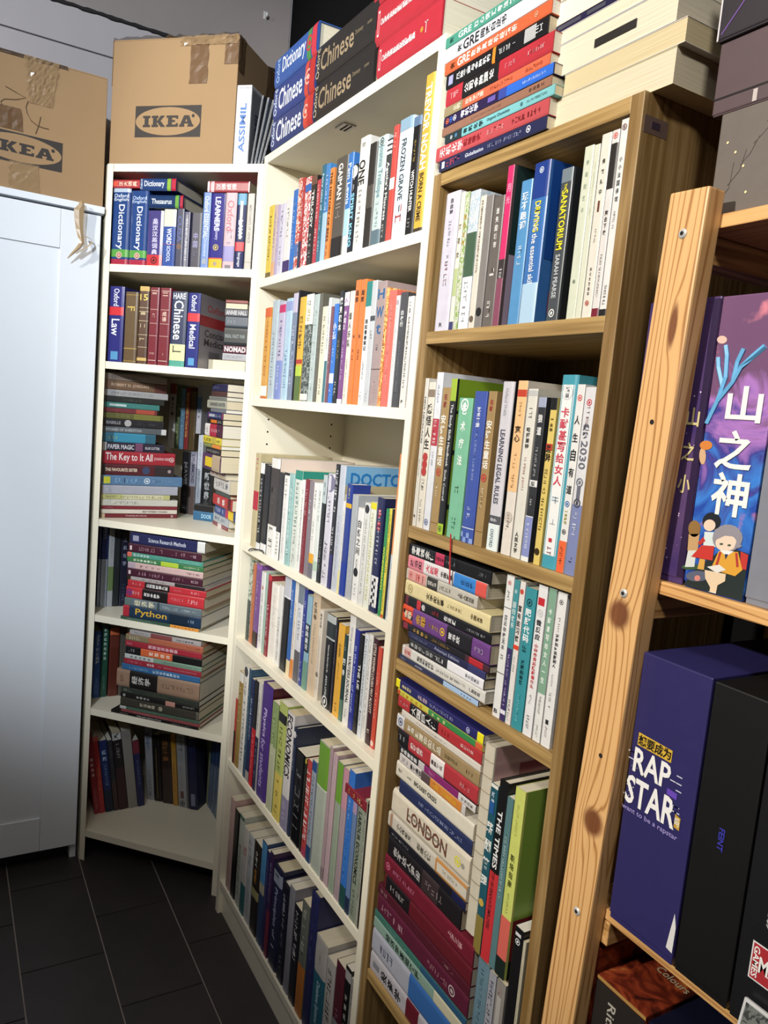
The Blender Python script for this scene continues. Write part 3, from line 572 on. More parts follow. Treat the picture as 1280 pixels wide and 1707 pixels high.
M|UH|.4169|.0408|.1021|.2375|.006|.2|.|17182c|||dark navy textbook, tenth from right, wide white case bottom shelf|l .1 .45 c4c8d8 .35; l .5 .9 8a90a8 .3
M|U|.4602|.0276|.1021|.2541|.006|.2|.|8a8a94|||grey textbook, ninth from right, wide white case bottom shelf|l .1 .3 a4a4ae .2
M|U|.4903|.0348|.1021|.2281|.006|.17|.|1b1c26|||black textbook with white lettering, eighth from right, wide white case bottom shelf|l .05 .6 d0d4d8 .5;
M|U|.5275|.0366|.1021|.2622|.006|.17|.|6c7068|||grey textbook with orange lower half, seventh from right, wide white case bottom shelf|l .05 .5 c4c8c0 .5; b .55 1 b8702c
M|UH|.5664|.0352|.1021|.3061|.006|.2|.|23285e|||dark blue hardback behind white textbook, sixth from right, wide white case bottom shelf|l .2 .5 5a60a0 .3
M|U|.6038|.0535|.1021|.2333|.006|.2|.|b9b4b0|||thick white textbook with teal lower half, fifth from right, wide white case bottom shelf|b .33 1 245f74; t .4 .8 b4d4dc .4 Database Systems; b .08 .28 b4b0ac; l .1 .26 6a6664 .2
M|U|.6593|.0373|.1021|.2204|.006|.17|.|bcb8b4|||white textbook with slim black capitals, fourth from right, wide white case bottom shelf|l .02 .6 2a2826 .5
M|U|.6986|.0357|.1021|.2405|.006|.17|.|5c1c30|||dark red textbook with grey foot, third from right, wide white case bottom shelf|l .4 .6 c8a0b0 .3; b .5 1 8a8a8e
M|U|.7366|.0234|.1021|.2561|.006|.16|.|141416|||black book with white characters, second from right, wide white case bottom shelf|b .02 .1 a8a6a4; v .2 .6 c9c7c4 .4 计算机组成
M|U|.7605|.0175|.1021|.2467|.006|.16|.|a4a09c|||white slim book at right end, first from right, wide white case bottom shelf|l .05 .4 5a5856 .4
B|U|.8378|.0388|1.5523|.2132|.004|.14|.|d6d0dc|||pale lilac paperback with small black heading, first from left, brown case top shelf|v .04 .16 2a2a2e .4 自由地; l .2 .4 8a8a92 .2; l .45 .68 8a5a60 .25; h .94 .97 4a4a4e .3 R; cb .0 .1 .1 .13 2a2a3a
B|U|.8806|.0108|1.5523|.2075|.004|.13|.|ebe7d2|||cream paperback with green foliage, left twin, brown case top shelf|v .2 .5 5a4a30 .7 茶花女; b .55 .75 b4c088; b .94 1 3a3a6a
B|U|.8923|.0106|1.5523|.2057|.004|.13|.|d6d8c0||7f9a50|green flower patterned paperback, third from left, brown case top shelf|v .15 .4 b88a2c .6 悲惨世界
B|U|.9044|.0258|1.5523|.2038|.004|.14|.|d9dde0|.12|9fb0ba|silvery glossy wrapped paperback, fourth from left, brown case top shelf|b .3 .62 47604a; b .62 1 e9e9ea; l .65 .95 4a4a4e .4
B|U|.932|.0145|1.5523|.1919|.004|.14|.|e6dccb|||cream slim paperback with tiny dark lettering, fifth from left, brown case top shelf|l .03 .6 5a4c40 .35; l .08 .5 8a7c70 .3; o .93 6a5a4a .35
B|U|.9479|.0164|1.5523|.1891|.004|.14|.|8b8480|||grey photo paperback, sixth from left, brown case top shelf|cb .1 .5 .02 .13 a9a4a0; cb .55 .72 .01 .12 c9b23a; cb .72 1 .01 .13 3a2c28; o .88 1c1a1a .4
B|U|.9668|.0239|1.5523|.1837|.004|.13|.|6f6660|||brown grey paperback with white characters, seventh from left, brown case top shelf|v .08 .4 f0ece6 .3 迷失的城市; l .55 .64 f0ece6 .5; l .8 .95 e0dcd4 .4
B|U|.9924|.0141|1.5523|.221|.004|.13|.|5a4a4c|||magenta topped paperback with dark cover, eighth from left, brown case top shelf|b 0 .58 d8306c; v .1 .25 f0a0b8 .6 月光; b .58 .7 3a3234; l .6 .7 e8e0e0 .5; b .7 1 8a4a60; cb 0 .55 .005 .12 1f3432; cb .55 1 .005 .12 9a8a9c
B|U|1.0259|.0234|1.5523|.1933|.004|.14|.|4f9ad4|||sky blue paperback with white characters, eighth from right, brown case top shelf|v .08 .34 f4fafe .55 玩不跑调; l .45 .6 e0eefa .4; cb 0 1 .003 .135 3a7ab4
B|U|1.0504|.0323|1.5523|.2108|.004|.18|.|2f76c4|||thick blue guide lettered DRIVING in yellow, seventh from right, brown case top shelf|b 0 .22 1c3c8c; o .05 e8f0fa .13; t .24 .43 f0e020 .5 DRIVING; t .44 .78 f4f8fc .36 the essential skills; b .75 1 b4d2ea; l .24 .44 e8f0fa .3; cb 0 .6 .005 .17 1c4c9c; cb .8 .93 .02 .1 c8342c; ct .28 .36 .02 .12 f0d020 D
B|U|1.1069|.0212|1.5523|.191|.004|.16|.|4c5258|||grey thriller lettered THE SANATORIUM in yellow, sixth from right, brown case top shelf|b 0 .09 77838c; t .1 .14 f0e430 .4 THE; t .14 .53 f0e430 .55 SANATORIUM; t .56 .85 c8ccd0 .4 SARAH PEARSE; o .95 f4f4f0 .25; cb 0 1 .004 .15 262a2c; ct .38 .52 .02 .1 f0e430 S; co .66 .055 c4cc30 .03
B|U|1.1445|.0161|1.5523|.2095|.004|.15|.|dfe4cc|||pale green paperback, left of tall pair, brown case top shelf|v .06 .4 a8b4a0 .3 幸福的艺术; o .78 5a6a5a .15
B|U|1.1612|.01|1.5523|.2078|.004|.15|.|e3e6cf|||pale green narrow paperback, fourth from right, brown case top shelf|l .1 .4 b4bca4 .2
B|U|1.1722|.0162|1.5523|.217|.004|.15|.|eee8da|||cream paperback with feather drawing, third from right, brown case top shelf|v .12 .34 4a4640 .3 佛饮瓶中; b .36 .42 6a3a2c .2; l .5 .6 8a847a .2; v .72 .88 4a4640 .2 浙江文艺出版; o .92 c84a38 .2
B|U|1.1893|.0116|1.5523|.2171|.004|.15|.|e9e4e0|||white paperback with black block, second from right, brown case top shelf|o .03 d84a3a .32; b .07 .31 2a2624; v .42 .56 4a4642 .4 离去下夜; l .66 .9 6a6662 .3; b .955 1 7a1c30
B|U|1.2021|.0122|1.5523|.226|.004|.15|.|efedea|||white tall paperback with grey characters, first from right, brown case top shelf|v .18 .42 55555a .4 小小法国语馆; l .46 .56 77777c .3; l .84 .95 6a6a6c .4; b .965 1 1a1a1c; o .04 8a6a6a .3
B|U|.8245|.0109|1.2315|.2461|.006|.15|.|e4dfd4|||off-white paperback lettered NEW NECKLACES, first from left, brown case second shelf|t .08 .48 5c5850 .45 NEW NECKLACES; l .54 .66 7a766e .3; o .93 1a1a1a .25
B|U|.8365|.0195|1.2315|.2399|.006|.15|.|ece4d2|||cream paperback with red discs, second from left, brown case second shelf|b .05 .1 8a7a6a; v .14 .46 2a2622 .75 感悟人生; o .51 b83a34 .38; o .56 b83a34 .38; o .61 b83a34 .38; l .66 .75 5a544c .4; l .8 .96 6a645c .3
B|U|.8576|.0185|1.2315|.2555|.006|.18|.|eaecf2|||tall white book with red label, third from left, brown case second shelf|b .29 .46 b83a48; l .3 .45 f4e4e4 .5; l .08 .2 8a98b4 .3; o .95 5a6a9a .3; l .5 .6 a0a0a8 .3
B|U|.878|.0219|1.2315|.2317|.006|.15|.|b4935a|||gold paperback, left of black handbook, brown case second shelf|v .04 .14 8a2a2a .4 名家; v .18 .54 f8f4ea .62 安徒生童话; o .58 c03a34 .3; l .66 .78 f0e4c8 .3; b .93 .935 8a6a3a
B|U|.9009|.0155|1.2315|.2454|.006|.17|.|26282a|||black study handbook with lime ends, fifth from left, brown case second shelf|b 0 .14 a4c03a; t .16 .56 eaeaea .55 The Study Skills Handbook; t .58 .78 d4d4d4 .4 Stella Cottrell; b .93 1 a8c83c; o .965 26282a .3; cb 0 1 .004 .17 7fa02c; cb .2 .22 0 .06 1c1c1c; cb .45 .48 0 .06 1c1c1c; cb .8 .83 0 .06 1c1c1c
B|U|.9249|.0359|1.2315|.2166|.006|.15|.|7fcaa4|||mint green paperback with white characters, sixth from left, brown case second shelf|v .02 .5 f6faf6 .35 艺术疗法; o .03 f6faf6 .28; l .62 .72 4a7a64 .3; l .85 .95 4a8a6c .3
B|U|.9644|.0306|1.2315|.2273|.006|.15|.|3c58b4|||blue paperback with patterned foot, seventh from left, brown case second shelf|v .1 .24 eef2fa .45 艺术管理; l .26 .6 a8b8e8 .2; l .76 .86 c4d0f4 .3; b .9 .905 f0f4fa; k .91 1 8aa4e0
B|U|.9984|.0193|1.2315|.2278|.006|.15|.|b08f58|||gold paperback, right of blue one, brown case second shelf|v .05 .13 a02a2a .4 名家; v .18 .5 f8f4ea .68 安徒生童话; o .555 d02a34 .32; l .62 .76 f0e4c8 .3; b .9 .905 8a6a3a
B|UH|1.0283|.0255|1.2315|.2418|.006|.17|.|dddae2|||white textbook lettered LEARNING LEGAL RULES, eighth from right, brown case second shelf|t .04 .2 a8a8b4 .4 Holland Webb; t .28 .72 4a4a5c .42 LEARNING LEGAL RULES; b .79 .84 55565c; h .805 .825 d8d8dc .6 8th; b .84 1 e8f2f0; t .87 .98 3a5a6a .35 OXFORD; cb 0 1 .003 .17 16171a
B|U|1.063|.0204|1.2315|.2431|.006|.17|.|efe6da|||peach topped paperback with brushed characters, seventh from right, brown case second shelf|b 0 .63 f0c48e; b .05 .09 c8442c; l .12 .2 8a6a4a .3; v .25 .35 4a3420 .6 宽心; l .4 .62 b07a4a .3; o .78 d0c4b8 .4; l .75 .86 4a4440 .3
B|U|1.0857|.0197|1.2315|.2324|.006|.15|.|ece8dc|||cream paperback with black character title, sixth from right, brown case second shelf|b .01 .04 c4c4c4; l .08 .18 8a8a84 .4; v .22 .35 2c2c2a .4 哈姆莱特; l .4 .6 b4726a .25; v .84 .97 2c2c2a .35 人民文学
B|U|1.109|.0155|1.2315|.2216|.006|.15|.|35373c|||charcoal paperback with lilac foot, fifth from right, brown case second shelf|b 0 .06 a4acc4; v .09 .24 f0f0f0 .6 狼道; l .28 .48 c4c4c4 .35; b .5 .54 e8e8e8; v .505 .54 3a3a3c .6 版; l .6 .66 e0e0e0 .3; b .72 .725 f0f0f0; b .725 .97 8a94c8; l .76 .94 e4e8f8 .4; b .97 1 eef0ec
B|U|1.1335|.0122|1.2315|.2212|.006|.15|.|edd066|||yellow paperback with black head, fourth from right, brown case second shelf|b 0 .07 141414; v .12 .2 3a2c14 .5 严永林; b .27 .31 c8402c; v .27 .38 2a1c10 .85 差异; l .42 .8 4a3c1c .5; o .92 3a2c14 .4
B|UH|1.1477|.03|1.2315|.2509|.006|.16|.|3aa6bc|||thick teal and white book with red characters, third from right, brown case second shelf|B .05 .93 f1f1ef .78; o .09 c9ccd0 .32; o .09 f4f4f4 .28; v .06 .12 6a6a70 .24 精装; v .16 .57 d24a5c .5 卡耐基写给女人; l .6 .7 9fb0bc .5; l .72 .78 c4ccd4 .4; b .84 .86 c8303c .2; l .87 .93 d0a0a8 .3
B|U|1.1787|.0135|1.2315|.239|.006|.15|.|f0efec|||white paperback with brush characters and orange foot, second from right, brown case second shelf|o .07 d83a3a .3; v .14 .6 26262a .7 人生自有道; o .63 3a6ab4 .3; v .66 .74 a8a030 .4 一本好书; o .78 3a3a3c .25; b .83 1 ee6a3c; l .86 .97 3a1c10 .4
B|U|1.1931|.0192|1.2315|.2359|.006|.15|.|e7e6ea|||white and lilac paperback with light bulb, first from right, brown case second shelf|b .62 1 7f88b4; o .08 d02c34 .22; l .1 .2 8a5a5a .3; v .19 .27 4a4c58 .55 趋势; t .28 .43 6a6c78 .6 2030; o .5 7a7c88 .3; b .52 .6 6c6e7c .3; o .61 4a4a54 .3; l .66 .8 e4e6f4 .4; l .9 .94 2a2c3a .3
B|U|1.0837|.0163|.9999|.2056|.006|.15|.|f0efec|||white paperback right of horizontal stack, brown case third shelf|o .05 c84a3c .2; l .1 .18 5a5a5c .35; b .22 .225 4a4a4c; v .27 .52 6a6a6e .4 普云尔夜无水; l .55 .6 5a5a5c .4; b .68 .685 2a2a2c; h .94 .97 4a4a4c .4 B
B|U|1.1014|.0111|.9999|.2029|.006|.15|.|3d9aa4|||teal paperback with purple lower half, second from left, brown case third shelf|o .08 d4ecec .25; v .15 .34 e6f4f4 .6 回归快乐; b .48 1 3f3464; l .52 .9 c4bcdc .4; b .92 .95 e8e4f0
B|U|1.1135|.0109|.9999|.2035|.006|.15|.|efe8e4|||white paperback with red square, third from left, brown case third shelf|o .07 c8503c .35; v .16 .42 2a2a2c .65 富有的习惯; b .44 .47 e0452c; l .52 .64 6a6a6c .35; l .82 .98 3a2a2c .45
B|U|1.1254|.0224|.9999|.1983|.006|.15|.|2f9aa6|||teal paperback with bold white characters, fourth from left, brown case third shelf|o .1 123a40 .25; v .14 .38 f8fcfc .55 肥胖代码; l .4 .47 123a40 .4; v .5 .68 123a40 .3 减肥的秘密; l .75 .95 7ac8cc .25
B|U|1.1504|.0178|.9999|.2074|.006|.15|.|f1f0f1|||white paperback with red square and red subtitle, third from right, brown case third shelf|b .08 .13 c82c38 .7; o .18 d0d0d0 .3; v .22 .36 26262a .55 微反应; v .38 .68 c8343c .4 小动作背后隐藏着什么; l .72 .8 a0a0a4 .3; l .86 .96 5a5a5c .35
B|U|1.171|.0145|.9999|.2078|.006|.15|.|eeeeea|||white paperback with sage green block, second from right, brown case third shelf|b 0 .68 83a890; v .12 .62 eef4ee .45 卡耐基写给女人一生; l .7 .82 5a5a5c .3; l .88 .97 8a8a8c .3
B|U|1.1873|.0173|.9999|.2067|.006|.15|.|f0eeec|||white paperback at right with vertical black title, first from right, brown case third shelf|o .06 3a3a3c .2; l .15 .26 8a6a6a .25; v .26 .48 2a2a2c .34 证据如何说服别人; l .52 .6 8a8a8c .2; l .64 .75 4a4a4c .25; b .82 .85 2a2a2c .3; l .86 .94 a08080 .25
B|F|.8255|.0197|1.1827|.2269|.004|.15|.|17171a|||black paperback with large white brush characters, first from top, pile, brown case third shelf|v .04 .34 f0efec .75 李嘉诚全传; b .36 .47 c03a5c; v .365 .465 3a1020 .4 精装版本; l .5 .6 a9a9ac .3; l .87 .96 8a8a8c .3
B|F|.8276|.0224|1.1598|.2178|.004|.14|.|f0ecec|||pink and white paperback with blue patch, second from top, pile, brown case third shelf|b 0 .22 e88a9a; v .03 .2 3a2a2c .6 政治的; v .25 .42 e0566a .6 大败局; v .45 .6 3a2a2c .5 中国故事; b .62 .88 3a86d4; v .7 .86 10305c .4 企业史; b .88 1 e05a50
B|F|.8255|.0194|1.1399|.2011|.004|.15|.|cfc9bb|||cream paperback with red patterned head, third from top, pile, brown case third shelf|b .03 .3 e0a09a; l .05 .28 c8504c .8; b .32 .47 3a3632; v .33 .46 d8d4cc .4 经典新书; l .5 .66 8a8478 .4; v .75 .96 5a544a .4 上海人民出版
B|F|.8255|.0258|1.1136|.2351|.004|.15|.|f0dfa4|||pale yellow paperback with black title, fourth from top, pile, brown case third shelf|o .07 b8a46a .3; v .28 .5 3a3020 .62 文字的故事; l .53 .72 8a7c50 .25; v .8 .93 6a5c3a .3 中国友谊
B|F|.8255|.0159|1.0972|.241|.004|.16|.|1c1b20|||black paperback with red and white title, fifth from top, pile, brown case third shelf|b .02 .06 6a2a34; v .17 .28 e8e4e4 .7 致命; b .17 .22 c8343c; l .36 .45 b83040 .5; v .5 .64 f0f0f0 .5 在法庭; l .76 .95 b4b4b8 .3
B|F|.8255|.0298|1.067|.2418|.004|.15|.|74408e|||purple paperback with orange checkered head, sixth from top, pile, brown case third shelf|b 0 .13 e0502c; k 0 .13 2a1a1a; v .02 .12 f0e4c8 .6 余罪; v .17 .3 d0a040 .7 余罪; l .33 .46 c8a050 .3; o .5 f0c830 .22; b .55 .82 211f24; v .57 .7 f0f0f0 .5 常书欣; l .84 .95 c0a8d0 .3
B|F|.8255|.0104|1.0561|.2448|.004|.15|.|26242a|||black paperback with gold title and red patch, fifth from bottom, pile, brown case third shelf|b .02 .08 8a3040; v .14 .34 c8a050 .62 心理罪城; l .38 .6 b8904a .5; b .76 1 4a2a34; b .8 .94 b82c34
B|F|.849|.0114|1.0442|.2143|.004|.15|.|2c2d54|||dark blue slim paperback with serif lettering, fourth from bottom, pile, brown case third shelf|t .3 .76 a4a8c4 .6 Attempt Edition; l .05 .28 8a8eb0 .4; b .8 1 3a3c6c
B|F|.8541|.0157|1.0279|.2072|.004|.15|.|343438|||charcoal and white paperback with portrait, third from bottom, pile, brown case third shelf|v .02 .36 b4b4b4 .5 拿破仑传记录; b .55 1 efeef2; l .38 .5 e8e8e8 .5; v .78 .95 3a3a4a .4 华文出版社
B|F|.8347|.0186|1.0089|.2328|.004|.16|.|e5e2da|||off-white paperback with red emblem, second from bottom, pile, brown case third shelf|b .03 .12 d4b4ac; v .03 .12 b83a3c .4 世界; v .2 .42 4a4a48 .55 包法利的代价; l .45 .8 8a8882 .3; v .83 .95 5a5a58 .3 广西师范
B|F|.8255|.0085|.9999|.2283|.004|.16|.|34395a|||navy paperback with pale blue end, lowest in pile, brown case third shelf|l .02 .1 a4a8c0 .4; t .16 .4 c8ccdc .35 JANE EYRE; b .6 1 a9c4e4; v .8 .93 1c2430 .3 译林出版
B|F|.8255|.0155|.9495|.249|.004|.16|.|2a2a6e|||navy paperback with yellow ends, first from top, tall pile, brown case lower shelf|b 0 .05 f0e428; b .94 1 f0e428; v .08 .2 e8d8a0 .4 基本利乐; v .28 .4 c8b0c0 .5 全程指导; l .42 .7 b0b4e0 .4; o .85 c8ccf0 .3
B|F|.8327|.0101|.939|.2418|.004|.16|.|d8d23a|||yellow and green paperback with coloured title, second from top, tall pile, brown case lower shelf|b .4 1 3f8a4c; v .04 .34 c88a1c .6 从零开始学; v .36 .62 e8e4a0 .5 大学基础; b .93 1 d8643c; o .02 d84a30 .4
B|F|.8369|.0195|.9189|.2376|.004|.16|.|c22a30|||red paperback with black title block, third from top, tall pile, brown case lower shelf|b .16 .52 1c1a1c; v .18 .5 f2f0ec .8 大国巨人传; l .03 .14 e8b0b0 .3; l .55 .65 8a1c24 .4; v .78 .92 e8c0c0 .3 机械工业
B|F|.8517|.0111|.9073|.2228|.004|.15|.|e6ddd0|||thin cream paperback under red one, fourth from top, tall pile, brown case lower shelf|l .2 .6 b4aca0 .3
B|F|.8391|.0232|.8836|.2354|.004|.17|.|a98f62|||gold tan thick paperback with white characters, fifth from top, tall pile, brown case lower shelf|b 0 .1 d4d4d8; o .05 2c3a6a .3; v .15 .24 f0ece0 .4 职场; v .25 .58 e8e0cc .55 颠覆你的产品; l .62 .78 5a4a30 .3; l .86 .96 6a5a3a .3
B|F|.8467|.0265|.8567|.2278|.004|.17|.|c0303a|||red paperback with black left end, sixth from top, tall pile, brown case lower shelf|b 0 .15 1d1b1e; l .02 .12 a8a8a8 .4; v .18 .35 f4e8e4 .65 趋势经济; b .45 .62 ece6e2; v .46 .6 3a2a2c .5 曼昆著名; l .8 .92 e0a0a4 .3
B|F|.8549|.0126|.8436|.2196|.004|.16|.|27262a|||black and purple paperback with white characters, seventh from top, tall pile, brown case lower shelf|v .02 .26 ecebea .62 市场营销原; b .28 .36 c8c4c4; b .36 .8 8a2c6c; l .4 .5 d8a8cc .4; b .8 1 d8d4d0; v .83 .97 3a3a3c .4 中信出版
B|F|.8583|.0162|.8269|.1916|.004|.15|.|d8d0cc|||white paperback fading to orange flames, eighth from top, tall pile, brown case lower shelf|l .04 .14 6a6462 .5; v .18 .36 2a2a2c .6 商务演讲; b .36 .5 5a4a4c; b .5 .95 d0843c; l .55 .9 e8c020 .5
B|F|.8511|.0271|.7993|.2234|.004|.18|.|e9e1cd|||thick cream book lettered BIG DEBT CRISES, ninth from top, tall pile, brown case lower shelf|t .26 .56 2c2c2c .3 BIG DEBT CRISES; v .16 .22 3a3a3a .4 债务危机; l .03 .1 8a8478 .25; l .26 .5 8a8478 .14
B|F|.8662|.0238|.775|.2083|.004|.18|.|2a3560|||narrow navy book between two cream books, tenth from top, tall pile, brown case lower shelf|l .3 .9 9aa4cc .3
B|FH|.8476|.0458|.7287|.2269|.004|.2|.|e3d8c1|||thick cream hardback lettered LONDON, eleventh from top, tall pile, brown case lower shelf|t .22 .74 6e463a .52 LONDON; t .24 .7 7a7268 .1 IN THE TWENTIETH CENTURY; o .87 e8e030 .17; o .93 8a8a80 .09; t .4 .55 9a8a7a .1 JERRY WHITE
B|F|.8406|.0262|.702|.2339|.004|.18|.|d4ccbc|||cream paperback with orange streak, eleventh from bottom, tall pile, brown case lower shelf|b .03 .06 a8846a; v .12 .32 3a3632 .5 小心欲的文; v .4 .58 5a544c .5 创造小镇; b .64 1 c08a50; b .66 1 d4ccbc .6; l .72 .9 8a8478 .3
B|F|.8454|.0139|.6875|.2291|.004|.18|.|1c1c26|||slim black paperback in middle of pile, tenth from bottom, tall pile, brown case lower shelf|l .05 .3 a0a0a4 .4; b .85 1 1c2048
B|F|.8488|.0371|.65|.218|.004|.17|.|221e22|||black book, white brush characters, mid pile, ninth from bottom, tall pile, brown case lower shelf|v .08 .48 c8c4c4 .6 你不达人尹册; b .5 .72 3a2e30; l .55 .8 8a8080 .4
B|F|.8422|.034|.6154|.2628|.004|.19|.|7a1830|||crimson hardback, pale dots at left end, eighth from bottom, tall pile, brown case lower shelf|o .05 d07088 .2; l .1 .4 d080a0 .25; v .75 .9 d4a0a4 .3 上海三联
B|F|.8483|.0286|.5863|.2567|.004|.19|.|6c1826|||dark red book with black left third, seventh from bottom, tall pile, brown case lower shelf|b .02 .32 1b171a; l .08 .28 b4aeb0 .4
B|F|.8287|.018|.5679|.2763|.004|.18|.|5a1a2c|||maroon book with pale lettering, sixth from bottom, tall pile, brown case lower shelf|l .03 .12 c8a0a8 .5; l .75 .85 b88890 .3
B|F|.832|.0341|.5332|.273|.004|.18|.|641c3a|||wine red book with white emblem at right, fifth from bottom, brown case lower shelf|l .05 .35 c89aaa .4; o .85 c0b4b4 .25; l .6 .82 b88890 .3
B|F|.8255|.0125|.5203|.2795|.004|.18|.|3f7a6e|||sea green paperback fading to blue, fourth from bottom, tall pile, brown case lower shelf|l .15 .4 9ac8bc .3; b .55 1 2f5a7c
B|F|.8255|.0211|.4987|.2795|.004|.18|.|8fb0a0|||pale green white paperback, third from bottom, tall pile, brown case lower shelf|v .15 .55 22302c .6 经济学基础教程; b .7 1 d0ccb0
B|F|.8255|.0459|.4523|.2795|.004|.18|.|b9bccb|||white and blue paperback with red foot, second from bottom, tall pile, brown case lower shelf|l .1 .3 5a6078 .4; b .45 .95 3a6cb0; b .95 1 a82c3a
B|F|.8255|.0368|.415|.2689|.004|.2|.|c9c4cc|||thick white textbook, lowest of tall pile, brown case lower shelf|b .04 .12 8a8a94 .3; v .14 .4 16161a .5 投资学; b .46 .6 6a1c2c; b .78 .9 a02838 .7; l .8 .88 d8c8c8 .4
B|UH|1.0755|.023|.662|.2935|.006|.2|.|dcd2bc|.2||tall clear wrapped box with tile pattern, first from left, brown case lower shelf|b .08 .085 a89a80; b .16 .165 a89a80; b .24 .245 a89a80; b .32 .325 a89a80; b .4 .405 a89a80; b .48 .485 a89a80; b .56 .565 a89a80; b .64 .645 a89a80; b .72 .725 a89a80; b .8 .805 a89a80; cb 0 1 .004 .19 b49090; cb .1 .35 .05 .15 8a4a50
B|U|1.099|.0165|.6455|.2594|.006|.18|.|1f5c6c|||teal textbook with large white characters and gold foot, second from left, brown case lower shelf|b 0 .02 e8e6dc; v .04 .12 d0dcf0 .4 新编; v .2 .62 eef0ea .85 薪酬管理; o .7 c8a850 .35; b .78 1 8a7a3c; b .1 .17 2a5a9a .6
B|UH|1.1161|.02|.6455|.2722|.006|.2|.|18181a|||black and red annual with white capitals, third from left, brown case lower shelf|t .16 .48 f0f0f0 .5 THE TIMES; b .5 1 c8343a; t .5 .82 1a1414 .5 TOP 100 GRADUATE EMPLOYERS
B|U|1.1367|.0131|.6455|.257|.006|.17|.|5a8488|||slim grey teal paperback beside lime one, fourth from left, brown case lower shelf|l .2 .6 c4d4d4 .4
B|U|1.1509|.0207|.6455|.2782|.006|.18|.|d8e06a|||lime paperback with salmon lower part, fifth from left, brown case lower shelf|l .08 .25 a8a850 .25; v .34 .52 4a4c20 .4 职场指南; l .55 .66 8a8c40 .2; b .68 .9 d8685c; b .9 1 1c2824; cb 0 .68 .004 .17 8fb04a; cb .68 .9 .004 .17 8a2a30; cb .9 1 .004 .17 1c2420
B|U|1.1114|.026|.415|.225|.008|.17|.|6a8c9c|||pale blue book under the black and red annual, fifth from right, brown case lower shelf|l .05 .9 4a6c80 .3
B|U|1.1383|.016|.415|.223|.008|.17|.|a9aab4|||lilac white book with dark capitals under lime paperback, fourth from right, brown case lower shelf|l .05 .95 3a3c58 .6
B|U|1.1558|.0191|.415|.223|.008|.17|.|9a948e|||grey book with pinkish capitals under lime paperback, third from right, brown case lower shelf|l .05 .95 b07a80 .4; b .1 .3 b4b0ac .5
B|U|1.1787|.0187|.415|.32|.008|.17|.|19181a|||black book with white emblem near right panel, second from right, brown case lower shelf|o .06 e8e8ec .25; b .02 .035 d8d8dc .6
B|U|1.1987|.0057|.415|.31|.008|.14|.|cdc4a8|||cream booklet leaning against right panel, first from right, brown case lower shelf|l .1 .4 a8a088 .3
M|FH|.0456|.0657|2.1636|.2417|-.004|.19|.|2a5cae|||blue dictionary topmost of left pile, wide white case top board|t .2 .75 eef2f8 .7 Dictionary; h .03 .16 a8c4ea .5 Oxford; b .8 .88 4a8a4c; o .84 c8343a .25; b .9 1 c83a48
M|FH|.0499|.0749|2.0882|.2406|-.004|.19|.|25418c|||blue hardback lettered CHINESE, middle of pile, second from top, left pile, wide case top board|t .14 .72 f0f4fa .8 Chinese; h .02 .1 d4e0f4 .5 Oxford; b .78 .86 c84838; o .85 e8b0a0 .22; b .88 1 b8302c; t .77 .86 f0e8e8 .3 Dictionary
M|FH|.0466|.0677|2.02|.2466|-.004|.19|.|223a7a|||blue hardback lettered CHINESE, lowest of left pile, wide white case top board|t .14 .74 f0f4fa .7 Chinese; h .02 .1 d4e0f4 .5 Oxford; b .8 .88 c84838; o .84 e8b0a0 .22; b .88 1 b8302c
M|FH|.2863|.0753|2.0982|.272|-.002|.21|.|2e2b2a|||upper black hardback lettered CHINESE in gold, first from top, middle pile, wide case top board|t .1 .66 a08c70 .55 Chinese; t .68 .8 8a7a60 .3 Dictionary; h .015 .08 b4a890 .5 Oxford; t .86 .93 8a7a60 .2 OXFORD
M|FH|.2872|.0777|2.02|.2724|-.002|.21|.|2a2726|||lower black hardback lettered CHINESE in gold, first from bottom, middle pile, wide case top board|t .1 .66 a08c70 .55 Chinese; t .68 .8 8a7a60 .3 Dictionary; h .015 .08 b4a890 .5 Oxford; t .86 .93 8a7a60 .2 OXFORD
M|F|.5414|.0696|2.1546|.2287|-.002|.2|.|c01f30|||red dictionary topmost of right pile, wide white case top board|b .03 .07 f0d8d8 .6; t .1 .55 f4e8e8 .2 Oxford Advanced Learner's; t .6 .95 f4e8e8 .2 Dictionary
M|F|.5563|.0741|2.0801|.2254|-.002|.2|.|c22032|||red dictionary in middle of right pile, second from top, right pile, wide case top board|b .03 .06 f0d8d8 .6; b .035 .055 c22032 .5; t .08 .6 f4e8e8 .2 Oxford Advanced Learner's; v .1 .5 f0d0d0 .2 牛津高阶英汉双解词典; l .8 .9 e8b8b8 .3
M|F|.5732|.0596|2.02|.2121|-.002|.2|.|c42034|||red dictionary lowest of right pile, wide white case top board|b .03 .06 f0d8d8 .6; b .035 .055 c42034 .5; t .08 .62 f4e8e8 .22 Oxford Advanced Learner's; v .12 .62 f4e0e0 .3 牛津高阶英汉双解词典; o .72 e8c040 .07; l .76 .86 e8b8b8 .4
B|F|.8075|.0158|1.9901|.2482|-.004|.16|.|4aa088|||green exam paperback topmost of left pile, brown case top board|t .12 .3 f2f6f2 .6 GRE; v .3 .75 f2f6f2 .55 核心词汇考法精析; v .04 .1 1c4a40 .5 张
B|F|.8082|.022|1.9677|.2513|-.004|.16|.|e6e6ec|||white exam paperback with dark lettering, second from top, left pile, brown case top board|t .2 .36 2a2a2e .7 GRE; v .37 .62 2a2a2e .6 阅读白皮书; v .14 .19 2a2a2e .5 张
B|F|.8121|.0186|1.9485|.2478|-.004|.16|.|e0622c|||orange exam paperback with white lettering, third from top, left pile, brown case top board|t .14 .27 f6ece0 .7 GRE; v .28 .72 f6ece0 .5 数学真经机经精析; v .06 .12 3a2010 .5 张; o .88 e8b090 .2
